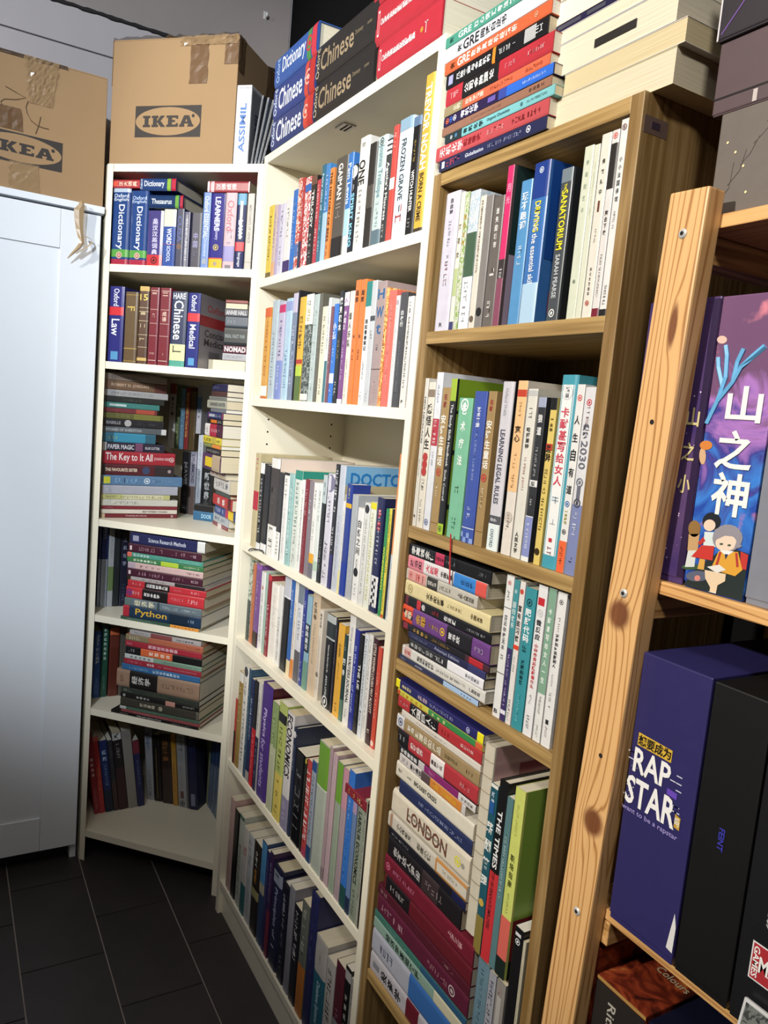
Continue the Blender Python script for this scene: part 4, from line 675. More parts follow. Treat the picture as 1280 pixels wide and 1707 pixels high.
B|F|.8196|.023|1.925|.2371|-.004|.16|.|1b1a1d|||black finance paperback with white characters, fourth from top, left pile, brown case top board|b .03 .08 a4a4cc .6; v .12 .48 f0f0f0 .6 风险管理与金融机构; b .5 .53 e08a2c; l .56 .74 c8c8c8 .4; b .8 .9 b4b4b4 .8; l .9 .97 f0f0f0 .5
B|F|.8237|.0264|1.8981|.2462|-.004|.16|.|c42434|||red finance paperback with black title block, fifth from top, left pile, brown case top board|l .05 .14 e8b0b0 .4; b .18 .54 1b191b; v .2 .5 f2f0ec .7 公司金融理论; l .6 .7 e8a0a8 .3; l .8 .95 e8b8bc .25
B|F|.8226|.0146|1.883|.2452|-.004|.15|.|e0683f|||tan headed orange paperback, sixth from top, left pile, brown case top board|b 0 .2 9a8a68; v .1 .18 e8e0c8 .5 公司; v .23 .42 f6d8c4 .55 投资学精要; l .48 .7 c8502c .4; l .8 .95 c84a2c .4
B|F|.8235|.0146|1.8678|.2543|-.004|.16|.|2c1f4c|||purple chemistry paperback fading to bright blue, fifth from bottom, left pile, brown case top board|o .04 e87040 .3; o .08 4a70d0 .3; o .12 e8e8f0 .3; v .18 .36 f2f0f6 .8 有机化学; b .45 .52 6a5aa8 .5; b .62 1 2f6ad0; b .55 .62 3a4a9c; l .75 .95 d4e0f8 .3
B|F|.8211|.0129|1.8544|.2543|-.004|.16|.|a07058|||plain brown paperback, fourth from bottom, left pile, brown case top board|l .3 .6 886050 .3; v .82 .95 5a3a2c .4 华东理工
B|F|.8318|.0132|1.8408|.2519|-.004|.17|.|7cc8cc|||cyan chemistry textbook with dark left end, third from bottom, left pile, brown case top board|b 0 .18 26363a; o .07 e8e8e8 .22; o .12 6aa8d8 .22; v .19 .4 17282c .6 有机化学; t .43 .64 2a5a64 .4 Organic Chemistry; o .74 2a5a64 .2; l .78 .95 1c4048 .3
B|F|.8095|.0219|1.8184|.2661|-.004|.15|.|cc4a50|||red paperback over the lowest navy one, left pile, brown case top board|v .04 .28 f0d8d8 .65 无机化学; v .28 .45 8a1c24 .5 实验导读; l .5 .65 e8a0a0 .4; l .72 .95 7a1c24 .4
B|F|.822|.0169|1.801|.2523|-.004|.17|.|282c56|||navy textbook lowest of left pile lettered Globalisation, brown case top board|b .03 .06 e0e0e8 .6; l .08 .24 c04858 .7; t .28 .46 dde0ee .34 Globalisation; l .5 .8 a0a4c4 .4; o .86 e8e8f0 .28
B|FF|1.0379|.0241|1.9656|.2068|.01|.19|.|e8e2d4|||cream page block topmost of right pile, brown case top board|
B|FF|1.0322|.0288|1.9362|.2157|.01|.19|.|e6dccc|||cream page block above the navy book, second from top, right pile, brown case top board|
B|F|1.0394|.0085|1.9272|.2115|.01|.19|.|25204a|||navy slim book in right pile, third from top, right pile, brown case top board|b .1 .3 4a4a58 .6; b .35 .5 4a4a58 .6; l .6 .8 8a8aa8 .4
B|FF|1.049|.0175|1.9092|.2056|.01|.2|.|ddd8e4|||lilac white page block under navy book, fourth from top, right pile, brown case top board|
B|FF|1.049|.0403|1.8684|.2108|.01|.2|.|e9e5de|||white page block with black edge stamp, third from bottom, right pile, brown case top board|b .4 .72 2a2624 .25
B|FF|1.084|.0267|1.8412|.192|.01|.22|.|ece6de|||thick white page block in right pile, second from bottom, right pile, brown case top board|
B|FF|1.0554|.0397|1.801|.2109|.01|.22|.|ecdcae|||thick cream page block lowest of right pile, brown case top board|
LF|UH|.0149|.0559|1.7569|.2006|.006|.16|.|1d478c|.2||blue dictionary, left of the pair, corner case top shelf|b 0 .05 b4c4d8; h .07 .12 dfe8f4 .7 Oxford; h .125 .175 dfe8f4 .7 English; t .21 .8 f2f5fa .42 Dictionary; b .8 .9 5aa048; o .875 d8c4b8 .16; o .875 c83040 .11; o .875 d8c4b8 .07; b .93 1 a82a44; l .94 .98 f0d0d4 .4
LF|UH|.0723|.0535|1.7569|.1948|.006|.16|.|1d478c|.2||blue dictionary, right of the pair, corner case top shelf|h .07 .12 c0d4f0 .7 Oxford; h .125 .175 c0d4f0 .7 English; t .21 .8 f2f5fa .42 Dictionary; b .8 .9 5aa048; o .875 d8c4b8 .16; o .875 c83040 .11; o .875 d8c4b8 .07; b .93 1 a82a44; l .94 .98 f0d0d4 .4
LF|U|.1274|.0474|1.7569|.1442|.006|.15|.|473f84|.2||purple dictionary with red foot, third from left, corner case top shelf|v .15 .8 d8d4ec .5 英汉汉英词典; l .12 .75 a8a0d0 .25; b .8 1 c23038; o .9 401018 .2
LF|U|.1763|.0361|1.7569|.1482|.006|.14|.|3c5aa8|.12||blue school dictionary with glaring white head, fourth from left, corner case top shelf|b 0 .3 ece6c8; t .33 .62 f4f6fa .55 WORD; t .64 .92 d4dcf0 .4 SCHOOL; b .61 .615 c83a4c
LF|U|.2136|.0225|1.7569|.1502|.006|.14|.|16204a|||navy paperback under the thesaurus, fifth from left, corner case top shelf|t .1 .6 3a4a8a .6 CUSA; o .65 8a5a2c .3
LF|U|.2372|.0171|1.7569|.1425|.006|.14|.|4a4a6c|||slim dark paperback with silver strip, sixth from left, corner case top shelf|b .05 1 8a8a90 .3; l .1 .9 d8d8e0 .5
LF|U|.2573|.0324|1.7569|.1407|.006|.14|.|1d1c3a|||dark indigo paperback, sixth from right, corner case top shelf|v .35 .65 8a88b4 .4 中国; l .68 .85 5a5888 .3
LF|U|.2909|.0221|1.7569|.1926|.006|.15|.|5a82c8|||light blue dictionary taller than its neighbours, fifth from right, corner case top shelf|t .05 .6 d8e4f4 .6 Oxford ESSENTIAL; t .6 .85 b4c8e8 .5 Dictionary; b .88 .95 8a94a4 .6
LF|U|.3144|.0393|1.7569|.1909|.006|.16|.|34308c|.15||navy and yellow study dictionary, fourth from right, corner case top shelf|t .05 .5 f0f0f8 .4 LEARNERS; t .15 .62 c8c8e8 .3 Active Study Dictionary; o .72 d8c060 .2; b .86 1 e8b42c; b .86 .875 d84a3c; o .94 3a7ab0 .13
LF|U|.3552|.0323|1.7569|.1926|.006|.16|.|d4b4bc|.2||pinkish white dictionary, third from right, corner case top shelf|t .1 .5 a84858 .6 Oxford; l .5 .7 8a7aa0 .5; b .7 .9 8a84b8; b .95 1 6a6470 .5
LF|U|.3898|.0255|1.7569|.191|.006|.16|.|232c60|.15||navy dictionary with red block, second from right, corner case top shelf|b 0 .15 4a90b4; b .1 .6 e8e0c8 .3; t .35 .58 f0f0f4 .5 LAW; b .64 .76 d43a44; t .78 .97 d8d8e8 .4 language
LF|U|.4178|.0199|1.7569|.1912|.006|.16|.|b4aca0|||grey paperback at right end, first from right, corner case top shelf|t .15 .65 77706a .4 MERCHANTS OF VENICE; b .9 .905 6a645c
LF|F|.0154|.0214|1.9582|.0834|.004|.15|.|b8232c|||red book lying on two dictionaries, corner case top shelf|v .05 .9 f4d8c0 .6 英汉大词典; b 0 .2 d8482c .5
LF|FH|.0998|.0317|1.9524|.1081|.004|.15|.|24447e|.15||blue dictionary lying topmost in centre, corner case top shelf|t .12 .68 eaf0f4 .6 Dictionary; b .76 .86 8ab040; b .88 1 b82a40; h .01 .07 d0dcf0 .7 Oxford
LF|FH|.1268|.034|1.9077|.1048|.004|.15|.|1c3a68|.15||blue thesaurus lying under the lying dictionary, corner case top shelf|t .1 .68 e4ecf2 .4 Thesaurus; b .78 .88 6aa040; b .92 1 b02a3c
LF|F|.3018|.0274|1.9501|.1206|.004|.15|.|a02434|||maroon book lying over the right dictionaries, corner case top shelf|v .2 .7 f0d4d4 .7 汉语成语; b .08 .16 d8b0b4; b .97 1 e8d0d0; b 0 .05 d8c0c4
LF|U|.0166|.0464|1.4933|.2053|.008|.16|.|2e2f84|.25||navy dictionary lettered LAW with red band, first from left, corner case second shelf|t .03 .26 e4e6f4 .5 Oxford; b .27 .38 d4343c; t .43 .65 eef0f8 .55 Law; b .86 .97 5a9ac8 .5
LF|UH|.0663|.0417|1.4933|.1925|.008|.16|.|6a5230|.35||brown leather bound old book, second from left, corner case second shelf|b .04 .045 c8a850; l .2 .35 d8b860 .7; b .79 .8 c0a050; l .8 .82 c8a860 .5; b .97 .975 c8a850
LF|UH|.1105|.0306|1.4933|.2088|.008|.16|.|5a3a26|||brown book with gold striped spine, third from left, corner case second shelf|b 0 .06 c8a860; h .1 .18 e8c860 .6 15; b .27 .275 d8c8a0; b .32 .325 d8c8a0; l .33 .42 c8b890 .6; b .44 .445 d8c8a0; l .48 .56 c8b890 .6; b .62 .625 d8c8a0; l .66 .75 c8b890 .6; b .78 .785 d8c8a0; b .92 .96 c8a860
LF|UH|.1435|.0295|1.4933|.2074|.008|.16|.|7e1f2e|.3||maroon bound volume, left of pair, corner case second shelf|b .04 .046 e8d8c8 .8; b .28 .285 d8b8a8 .8; b .46 .465 d8b8a8 .8; b .62 .625 d8b8a8 .8; b .94 .946 e8d8c8 .8; l .06 .12 d8b8a8 .6; l .34 .4 d8b8a8 .3; l .84 .9 d8b8a8 .5
LF|UH|.1746|.0341|1.4933|.2074|.008|.16|.|7e1f2e|.3||maroon bound volume, right of pair, corner case second shelf|b .04 .046 e8d8c8 .8; b .28 .285 d8b8a8 .8; b .46 .465 d8b8a8 .8; b .62 .625 d8b8a8 .8; b .94 .946 e8d8c8 .8; l .06 .12 d8b8a8 .6; v .3 .44 e0c0b0 .4 成语; l .84 .9 d8b8a8 .5
LF|U|.2112|.0466|1.4933|.1995|.008|.14|.|26345a|||navy dictionary with cream lower panel, second from right, corner case second shelf|h .02 .1 d4d8e0 .7 HARE; t .12 .64 eef0f0 .62 Chinese; b .7 .92 d8d8a4; l .72 .9 4a4a3a .7; b .92 1 4a9c8a
LF|U|.261|.0366|1.4933|.198|.008|.18|.|2f3584|.22||blue dictionary lettered MEDICAL, grey cover showing, first from right, corner case second shelf|t .03 .24 eef0f8 .5 Oxford; b .27 .38 d4343c; t .42 .74 eef0f8 .5 Medical; b .87 .97 5a9ac8 .5; cb 0 1 .003 .18 8e8a94; cb .28 .42 .003 .18 a8303a; ct .12 .22 .04 .15 b04048 Oxford; ct .46 .56 .03 .15 3c3a40 Concise; ct .58 .68 .03 .15 3c3a40 Medical; cb .75 .92 .06 .12 6a666c
LF|F|.3418|.0085|1.6778|.0658|.066|.13|.|8a2e2c|||red book barely showing at pile top, first from top, right pile, corner case second shelf|l .1 .8 d8a8a0 .3
LF|FF|.3421|.0146|1.6627|.0654|.066|.13|.|a8a890|||pale page block near pile top, second from top, right pile, corner case second shelf|
LF|F|.3412|.0194|1.6428|.0686|.066|.13|.|5a5a60|||grey book with pale capitals, third from top, right pile, corner case second shelf|t .05 .95 c8c8cc .6 ANNIE HALL
LF|F|.3437|.0278|1.6145|.0675|.066|.13|.|56606c|||steel blue book in right pile, fourth from top, right pile, corner case second shelf|l .1 .5 9aa8b4 .3
LF|F|.3425|.0491|1.5649|.07|.066|.13|.|2e3436|||dark green book with grey capitals, fourth from bottom, right pile, corner case second shelf|t .05 .9 8a9494 .35 REAL FAST FAR;
LF|F|.3427|.0209|1.5435|.0706|.066|.13|.|5a1e34|||maroon book with bright capitals, third from bottom, right pile, corner case second shelf|t .05 .95 f0e4e8 .7 NOMAD
LF|F|.3414|.019|1.5239|.0727|.066|.13|.|a9a9b0|||grey white book under maroon one, second from bottom, right pile, corner case second shelf|l .05 .9 7a7a84 .4
LF|FF|.299|.0301|1.4933|.1125|.066|.13|.|c9c0a0|||beige page block lowest of right pile, corner case second shelf|
LX0|F|-.285|.0193|1.4441|.1734|.|.14|.|8a7c70|||tan grey paperback topmost, left pile, corner case third shelf|t .1 .5 6a5c54 .5 Daniel D; l .6 .9 a89a8c .4
LX0|F|-.2852|.0258|1.4178|.1735|.|.14|.|7e6048|||brown paperback, second from top, second from top, left pile, corner case third shelf|t .1 .7 c8b098 .4 ROBERT D. JORDAN; b .8 1 6a3a34
LX0|F|-.2851|.0183|1.399|.1783|.|.14|.|b2b2b4|||grey white paperback, third from top, left pile, corner case third shelf|l .1 .8 7a7a80 .4
LX0|F|-.285|.0161|1.3824|.1683|.|.12|.|2c302e|||thin black paperback above teal one, fourth from top, left pile, corner case third shelf|l .3 .6 6a706c .4
LX0|F|-.2863|.0157|1.3662|.1566|.|.14|.|3c8a84|||teal paperback with white streak, fifth from top, left pile, corner case third shelf|b .1 .4 c8d8d8 .4; l .5 .7 6ab0ac .3
LX0|F|-.2863|.0132|1.3525|.1505|.|.14|.|7e3038|||brick red paperback, sixth from top, left pile, corner case third shelf|b .6 .95 b05040; l .1 .5 b86a6c .4
LX0|F|-.2857|.0168|1.3352|.1682|.|.14|.|6a6a34|||olive green paperback, seventh from top, left pile, corner case third shelf|b .5 .95 7a7a3c; l .1 .5 9a9a6a .3
LX0|F|-.2857|.022|1.3128|.1707|.|.14|.|26262c|||charcoal paperback with moon disc, eighth from top, left pile, corner case third shelf|o .4 b4b4b4 .45; t .05 .28 a4a4ac .4 ISABELLE; l .5 .9 5a5a64 .3
LX0|F|-.2854|.0168|1.2955|.1787|.|.14|.|5e666c|||slate grey paperback with white square, ninth from top, left pile, corner case third shelf|t .04 .6 b4bcc0 .45 STORIES OF SHERSTON; b .92 1 d8d8d8
LX0|F|-.2847|.0273|1.2677|.1484|.|.14|.|2c6c84|||teal blue paperback, tenth from top, left pile, corner case third shelf|b .2 .8 3a90b0; l .1 .3 a4b050 .4
LX0|F|-.2843|.0246|1.2426|.1751|.|.14|.|28243a|||dark purple paperback with white capitals, tenth from bottom, left pile, corner case third shelf|t .08 .5 d8d8e0 .55 PAPER MAGIC; b .52 .64 7a4a6a; t .68 .92 d0d0d8 .45 ELLIE CUTTER; b 0 .06 b4b4b8
LX0|F|-.2833|.0373|1.2048|.2074|.|.14|.|b41c30|||bright red paperback with large white lettering, ninth from bottom, left pile, corner case third shelf|t .04 .68 f6eaea .75 The Key to It All; t .7 .92 e8c0c4 .5 JOANNA REES; o .95 e8d0d0 .2
LX0|F|-.2831|.0318|1.1725|.2062|.|.14|.|5e1e28|||dark red paperback with cream capitals, eighth from bottom, left pile, corner case third shelf|b 0 .05 2a1a1c; t .04 .48 f0e0c8 .36 THE FAVOURITE SISTER; o .6 3c4a6c .35; b .72 1 32282c; o .93 e8d0d0 .15
LX0|F|-.2824|.0287|1.1433|.2309|.|.14|.|5a86b0|||light blue paperback with yellow label, seventh from bottom, left pile, corner case third shelf|b .02 .1 d4d43c .7; l .15 .45 8ab4d8 .6; o .55 e4ecf4 .3; l .6 .9 88a8c8 .3
LX0|F|-.2812|.0261|1.1167|.218|.|.14|.|b4b6c4|||plain pale grey paperback, sixth from bottom, left pile, corner case third shelf|l .06 .14 e8e8f0 .3
LX0|F|-.2815|.0144|1.1019|.196|.|.14|.|c8c880|||yellow white slim paperback, fifth from bottom, left pile, corner case third shelf|b .3 .9 d8d4b0; l .05 .9 7a7a4a .6
LX0|F|-.2809|.0187|1.0827|.219|.|.14|.|d8d6c8|||white paperback between yellow and maroon, fourth from bottom, left pile, corner case third shelf|l .15 .5 a4a498 .5
LX0|F|-.2808|.0095|1.0727|.219|.|.14|.|8a2030|||upper of two maroon books, left pile, corner case third shelf|l .05 .15 d8a0a8 .4
LX0|F|-.2811|.0123|1.0599|.2191|.|.14|.|e6dccc|||white slim book between maroon books, second from bottom, left pile, corner case third shelf|t .5 .9 4a3a38 .4 BETWEEN WARS
LX0|F|-.2812|.012|1.0473|.22|.|.14|.|7a1c28|||lower of two maroon books, left pile, corner case third shelf|t .3 .6 e8c8c8 .4 Teaching the World; b 0 .05 c8b090; o .93 e8d0d0 .3
LF|U|.0528|.0231|1.2507|.202|.285|.12|.|cfcbc4|||white paperback with red head, first from left, corner case third shelf upper back row|b 0 .16 8a3a34; v .2 .5 2a2a2a .4 爱与黑暗; l .6 .9 8a8a84 .3
LF|U|.0777|.0139|1.2507|.1979|.285|.12|.|5f7048|||dull green slim paperback, second from left, corner case third shelf upper back row|l .3 .95 c8cc90 .5
LF|U|.0933|.0156|1.2507|.1897|.285|.12|.|5f86a0|||pale blue slim paperback, third from left, corner case third shelf upper back row|l .2 .95 a8c4d4 .5
LF|U|.1107|.0138|1.2507|.1928|.285|.12|.|9c2a2e|||red puzzle paperback with yellow lettering, third from right, corner case third shelf upper back row|t .08 .8 e8c060 .6 BRAIN GAMES for Clever Kids
LF|U|.1262|.0207|1.2507|.1829|.285|.12|.|6a5430|||brown paperback at back of shelf, second from right, corner case third shelf upper back row|l .2 .5 8a7448 .2
LF|U|.1551|.0171|1.3045|.1512|.275|.12|.|a9a9b4|||grey white tall book, blue middle, first from right, corner case third shelf upper back row|b .25 .5 5a84b4; l .5 .9 d8d8e0 .4; v .5 .7 3a3a44 .4 文化
LF|U|.1094|.0268|1.0473|.1968|.285|.12|.|1e1c20|||black paperback with dim white lettering, first from left, corner case third shelf lower back row|t .1 .6 77777a .5 MAVIS; l .62 .95 5a5a5e .5
LF|U|.1379|.0215|1.0473|.1993|.285|.12|.|a9a8b8|||lilac grey paperback with dark lettering, second from left, corner case third shelf lower back row|t .05 .5 4a4a5c .5 DRUMMOND; b .55 1 6a5a54
LF|U|.162|.0171|1.0473|.2548|.285|.12|.|c4ccd8|||pale blue white paperback, second from right, corner case third shelf lower back row|l .1 .9 5a6478 .4
LF|U|.1808|.0383|1.0473|.168|.285|.12|.|1a1c20|||black paperback with large white script, first from right, corner case third shelf lower back row|v .15 .7 b4b8bc .5 新世界; l .2 .8 8a8e94 .2
LF|F|.2069|.0202|1.0757|.0635|.2|.1|.|17181c|||black paperback lying at back, first from top, middle pile, corner case third shelf|
LF|F|.2058|.0279|1.0473|.068|.2|.1|.|2a6a94|||blue paperback lying at back, first from bottom, middle pile, corner case third shelf|t .4 .9 a8d0e8 .6 DOOR
MW|F|-.2097|.0197|1.4372|.1317|-.033|.12|.|2c2c54|||dark blue book topmost of right pile, corner case third shelf|l .05 .5 8a8ab0 .4
MW|F|-.2113|.0134|1.4233|.1333|-.033|.12|.|5a3a38|||dull maroon book near pile top, second from top, right pile, corner case third shelf|
MW|F|-.2313|.0101|1.4127|.1533|-.033|.12|.|8a8a84|||grey slim book near pile top, third from top, right pile, corner case third shelf|l .1 .9 5a5a58 .3
MW|F|-.2465|.0223|1.3899|.1685|-.033|.12|.|b4b4a4|||grey white book with dark capitals, fourth from top, right pile, corner case third shelf|t .15 .95 4a4a48 .45 DARKNESS HUNTER
MW|F|-.2109|.0094|1.38|.1329|-.033|.12|.|7a7c84|||slim grey book above navy one, fifth from top, right pile, corner case third shelf|l .1 .9 b4b4bc .3
MW|F|-.2168|.0174|1.3621|.1388|-.04|.12|.|26306c|||navy paperback with red and white capitals, sixth from top, right pile, corner case third shelf|t .1 .5 e8e8f0 .5 HANNAH; b .1 .12 c83a4c; l .55 .9 c8ccd8 .5; b .96 1 c83a3c
MW|F|-.2132|.014|1.3477|.1352|-.04|.12|.|222226|||black paperback with orange flames, seventh from top, right pile, corner case third shelf|b .25 .65 d8742c .6; l .7 .95 e8e8e8 .4
MW|F|-.23|.0346|1.3126|.152|-.04|.13|.|54203c|||red purple paperback with white left end, eighth from top, right pile, corner case third shelf|b 0 .3 e0dcd8; l .05 .25 5a5a5a .5; b .3 .7 b02c44; l .4 .9 e8c8d0 .3
MW|F|-.2418|.0194|1.2926|.1638|-.04|.12|.|e8d428|||bright yellow paperback in right pile, ninth from top, right pile, corner case third shelf|l .05 .5 4a4420 .6; b .5 .7 c0b04a; l .75 .95 4a4420 .4
MW|F|-.2307|.0099|1.2823|.1527|-.04|.12|.|8a9448|||green and orange paperback, tenth from top, right pile, corner case third shelf|b .5 1 e08a3c; l .1 .4 e8e8d0 .4
MW|F|-.2087|.0171|1.2647|.1307|-.04|.12|.|2a2826|||black paperback with white specks, ninth from bottom, right pile, corner case third shelf|l .1 .9 c4c4c0 .5
MW|F|-.2345|.0442|1.22|.1565|-.04|.13|.|5a3864|||purple paperback with yellow label, eighth from bottom, right pile, corner case third shelf|b .15 .55 e0c42c .6; b .55 1 b8a488
MW|F|-.2216|.0191|1.2004|.1342|-.02|.12|.|cfc4b8|||beige paperback with red lettering, seventh from bottom, right pile, corner case third shelf|l .05 .6 a84a44 .5; b .6 1 b8a890
MW|F|-.2133|.0375|1.1623|.1334|-.01|.12|.|d6d2cc|||white paperback with scrawled lettering, sixth from bottom, right pile, corner case third shelf|l .1 .9 8a8480 .5; o .85 3a3a3a .2
MW|F|-.2264|.0145|1.1474|.1289|.|.12|.|4a5450|||dark grey green slim paperback, fifth from bottom, right pile, corner case third shelf|l .1 .9 8a948c .4
MW|F|-.2465|.0306|1.1162|.1685|.|.13|.|c42a2e|||red paperback with white characters, fourth from bottom, right pile, corner case third shelf|v .2 .7 f4f0ec .6 超级; b .8 .95 5a1014
MW|F|-.2538|.0285|1.0872|.1758|.01|.13|.|2f4f94|||blue paperback with pink and yellow end, third from bottom, right pile, corner case third shelf|l .05 .5 c8d4ec .5; b .55 .7 b83a5c; b .7 .95 e8c82c
MW|F|-.2793|.0262|1.0605|.1381|.015|.13|.|b4bcc4|||pale grey blue paperback near pile foot, second from bottom, right pile, corner case third shelf|l .1 .9 5a6a84 .4
MW|F|-.2985|.0126|1.0473|.1408|.02|.13|.|8a2c40|||crimson paperback lowest of right pile, corner case third shelf|b .35 .6 e8dcdc; l .1 .9 e8c8cc .3
LX1|U|-.2724|.0077|.7664|.2519|.006|.16|.|1f3474|||blue topped book at far left, first from left, corner case fourth shelf|b .42 1 a8b4cc; l .1 .3 8a98c0 .3
LX1|U|-.2642|.0174|.7664|.2523|.|.16|.|22387e|||blue topped textbook, second from left, second from left, corner case fourth shelf|b .42 1 b0bccc; v .04 .18 a8b4d8 .4 高等数学; l .5 .95 6a7890 .3
LX1|U|-.2448|.0163|.7664|.246|.|.16|.|a9acb0|||grey white book with leafy foot, third from left, corner case fourth shelf|b .5 .8 6a8050; l .1 .4 8a8c90 .3
LX1|U|-.2268|.0161|.7664|.2443|.|.16|.|22282c|||black book beside the leafy one, second from right, corner case fourth shelf|l .1 .5 4a5458 .3
LX1|U|-.209|.0218|.7664|.2408|.|.16|.|1a1c34|||dark navy book with grey characters, first from right, corner case fourth shelf|v .1 .5 9a9cb0 .5 无机化学; l .7 .95 5a5c80 .4
LF|F|.1205|.0314|.9906|.2366|.004|.2|.|2c2e5a|.15||shiny navy textbook topmost with white end, pile, corner case fourth shelf|t .25 .75 c8ccdc .4 Science Research Methods; b .9 1 d8d8d4; b .04 .12 9a9cb0 .5
LF|F|.1166|.0249|.9652|.2308|.004|.2|.|4a1c30|||upper of two burgundy textbooks, pile, corner case fourth shelf|b .02 .05 d8c8c8 .5; l .15 .5 a88490 .5; l .6 .8 a88490 .5; l .85 .95 c8b0b8 .4
LF|F|.1141|.0131|.9516|.2398|.004|.18|.|4a9c88|||sea green slim paperback, third from top, pile, corner case fourth shelf|b 0 .06 d86a5a; v .08 .3 e4f0e8 .5 网络经济学; l .7 .95 c0e4d8 .3
LF|F|.1141|.0137|.9374|.2415|.004|.18|.|3c8048|||green paperback with yellow middle, fourth from top, pile, corner case fourth shelf|v .08 .4 e8f0e0 .5 统计学基础教程; b .45 .68 b0c83c; l .75 .95 d8e8d0 .4
LF|F|.1175|.0185|.9184|.2383|.004|.18|.|d8b4b0|||pale pink paperback with dark lettering, fifth from top, pile, corner case fourth shelf|b 0 .1 b4a0ac; v .14 .45 8a6468 .35 电气化工; l .78 .97 3a2a2c .4
LF|F|.1158|.0223|.8956|.2395|.004|.2|.|4a1c30|||lower of two burgundy textbooks, pile, corner case fourth shelf|b .02 .05 d8c8c8 .5; l .15 .5 a88490 .5; l .6 .8 a88490 .5; l .85 .95 c8b0b8 .4
LF|F|.1285|.0103|.8849|.2352|.004|.18|.|b4aaa8|||thin grey white book above two red ones, sixth from bottom, pile, corner case fourth shelf|b .6 1 2c2024; l .15 .5 5a5054 .5
LF|F|.1203|.0189|.8655|.2481|.004|.19|.|cc2030|||upper red textbook with black title block, fifth from bottom, pile, corner case fourth shelf|l .06 .18 f0b8b8 .4; b .22 .54 1a1216; v .24 .52 f0ece8 .6 公司理财第九版; l .6 .7 e88088 .3; l .8 .95 f0b0b4 .4
LF|F|.1163|.0327|.8322|.2475|.004|.19|.|d02430|||lower red textbook with black title block, fourth from bottom, pile, corner case fourth shelf|o .04 3a3a8a .3; l .08 .18 f0b8b8 .4; b .21 .54 1a1216; v .23 .44 f0ece8 .7 货币金融学; l .58 .75 e88088 .3; l .8 .95 f0b0b4 .4
LF|F|.1127|.0225|.8092|.245|.004|.19|.|6c7c84|||grey green textbook with cream characters, third from bottom, pile, corner case fourth shelf|b 0 .08 6a7a74; v .12 .4 ece4c0 .75 经济学; b .43 .46 3a4a54; l .5 .7 b4c4c8 .4; l .75 .95 c4d0d4 .3
LF|F|.1089|.0334|.7754|.2487|.004|.18|.|1f3a58|||navy programming book with yellow lettering, second from bottom, pile, corner case fourth shelf|b 0 .08 b8303c; t .13 .6 e8b83c .7 Python; b .6 .85 17283a; l .82 .95 a8b8c8 .3
LF|F|.1018|.0085|.7664|.2509|.004|.18|.|3f604c|||dark green book with orange end, lowest of pile, corner case fourth shelf|l .08 .4 b8c8bc .4; b .64 1 e8983c; v .68 .95 5a2c10 .4 清华大学出版
LX1|U|-.2746|.0199|.4816|.2098|.|.16|.|2c62b4|||bright blue book lettered with white title, first from left, corner case fifth shelf|t .06 .22 e4eef8 .5 Python; v .24 .5 dfeaf6 .5 核心编程; l .7 .95 8ab0e0 .3
LX1|U|-.2533|.0201|.4816|.2313|.|.16|.|1f5240|||dark green textbook, second from left, corner case fifth shelf|v .05 .5 b4ccc0 .4 数据结构与算法; l .7 .9 6a9480 .3
LX1|U|-.2295|.0284|.4816|.2219|.|.15|.|6a2c1e|||rust red leaning book, second from right, corner case fifth shelf|b .3 .9 5a2418; b .02 .12 c8643c
LX1|U|-.1994|.0199|.4816|.217|-.002|.14|.|5a544c|||dull grey brown book behind the pile, first from right, corner case fifth shelf|
LF|F|.1338|.0134|.7254|.2286|.004|.17|.|b4acaa|||grey white paperback topmost with reddish middle, pile, corner case fifth shelf|b .3 .6 8a4a48; v .65 .9 3a3634 .4 上海三联书店; l .05 .25 7a7472 .5
LF|F|.1221|.0177|.7073|.2473|.004|.17|.|c06848|||orange tan paperback with white characters, second from top, pile, corner case fifth shelf|b 0 .3 8a7a5c; l .05 .25 d8d0b8 .6; l .8 .97 7a3a24 .3
LF|F|.1218|.0173|.6894|.2448|.004|.17|.|b02236|||crimson paperback with pink characters, third from top, pile, corner case fifth shelf|v .3 .7 e8c0c4 .6 微观经济学原理; l .02 .1 e0a0a8 .4
LF|F|.124|.0218|.6672|.2439|.004|.17|.|1c1a1c|||black paperback with orange block, fourth from top, pile, corner case fifth shelf|b .2 .62 d8683c; v .3 .6 f4e4d4 .5 宏观经济; l .03 .14 a8a8a8 .5
LF|F|.1215|.0133|.6534|.2475|.004|.16|.|86a890|||pale green slim paperback, fifth from top, pile, corner case fifth shelf|b 0 .38 c4c8c4; v .06 .35 3a4a40 .5 投资与理财; l .5 .95 4a6a54 .4
LF|F|.1198|.0163|.6365|.2481|.004|.17|.|a82438|||red paperback above a blue one, sixth from top, pile, corner case fifth shelf|l .05 .25 d88894 .4; v .3 .4 f0d8d8 .5 会计学; l .45 .95 e09ca4 .3
LF|F|.1134|.0176|.6184|.2518|.004|.17|.|2f6ea4|||blue slim paperback, seventh from top, pile, corner case fifth shelf|l .1 .35 a8c8e0 .4; v .4 .75 d4e4f0 .5 概率论与数理统计
LF|F|.0981|.0519|.566|.2672|.004|.19|.|a8866c|||thick tan textbook with black title block, seventh from bottom, pile, corner case fifth shelf|b .16 .5 1e1a18; v .18 .42 d8d4cc .6 经济学; l .55 .95 8a6a52 .3; l .04 .12 8a6a52 .5
LF|F|.1143|.0163|.5492|.2529|.004|.18|.|3c4238|||grey green slim textbook, sixth from bottom, pile, corner case fifth shelf|l .03 .15 a8ac9c .5; l .3 .6 6a705c .3
LF|F|.1131|.0142|.5345|.2553|.004|.18|.|23211f|||black textbook with pink streak, fifth from bottom, pile, corner case fifth shelf|v .2 .38 c4c0b8 .5 基础会计; b .58 .7 c89080; o .05 d0d0cc .3; l .8 .95 c8c4bc .4
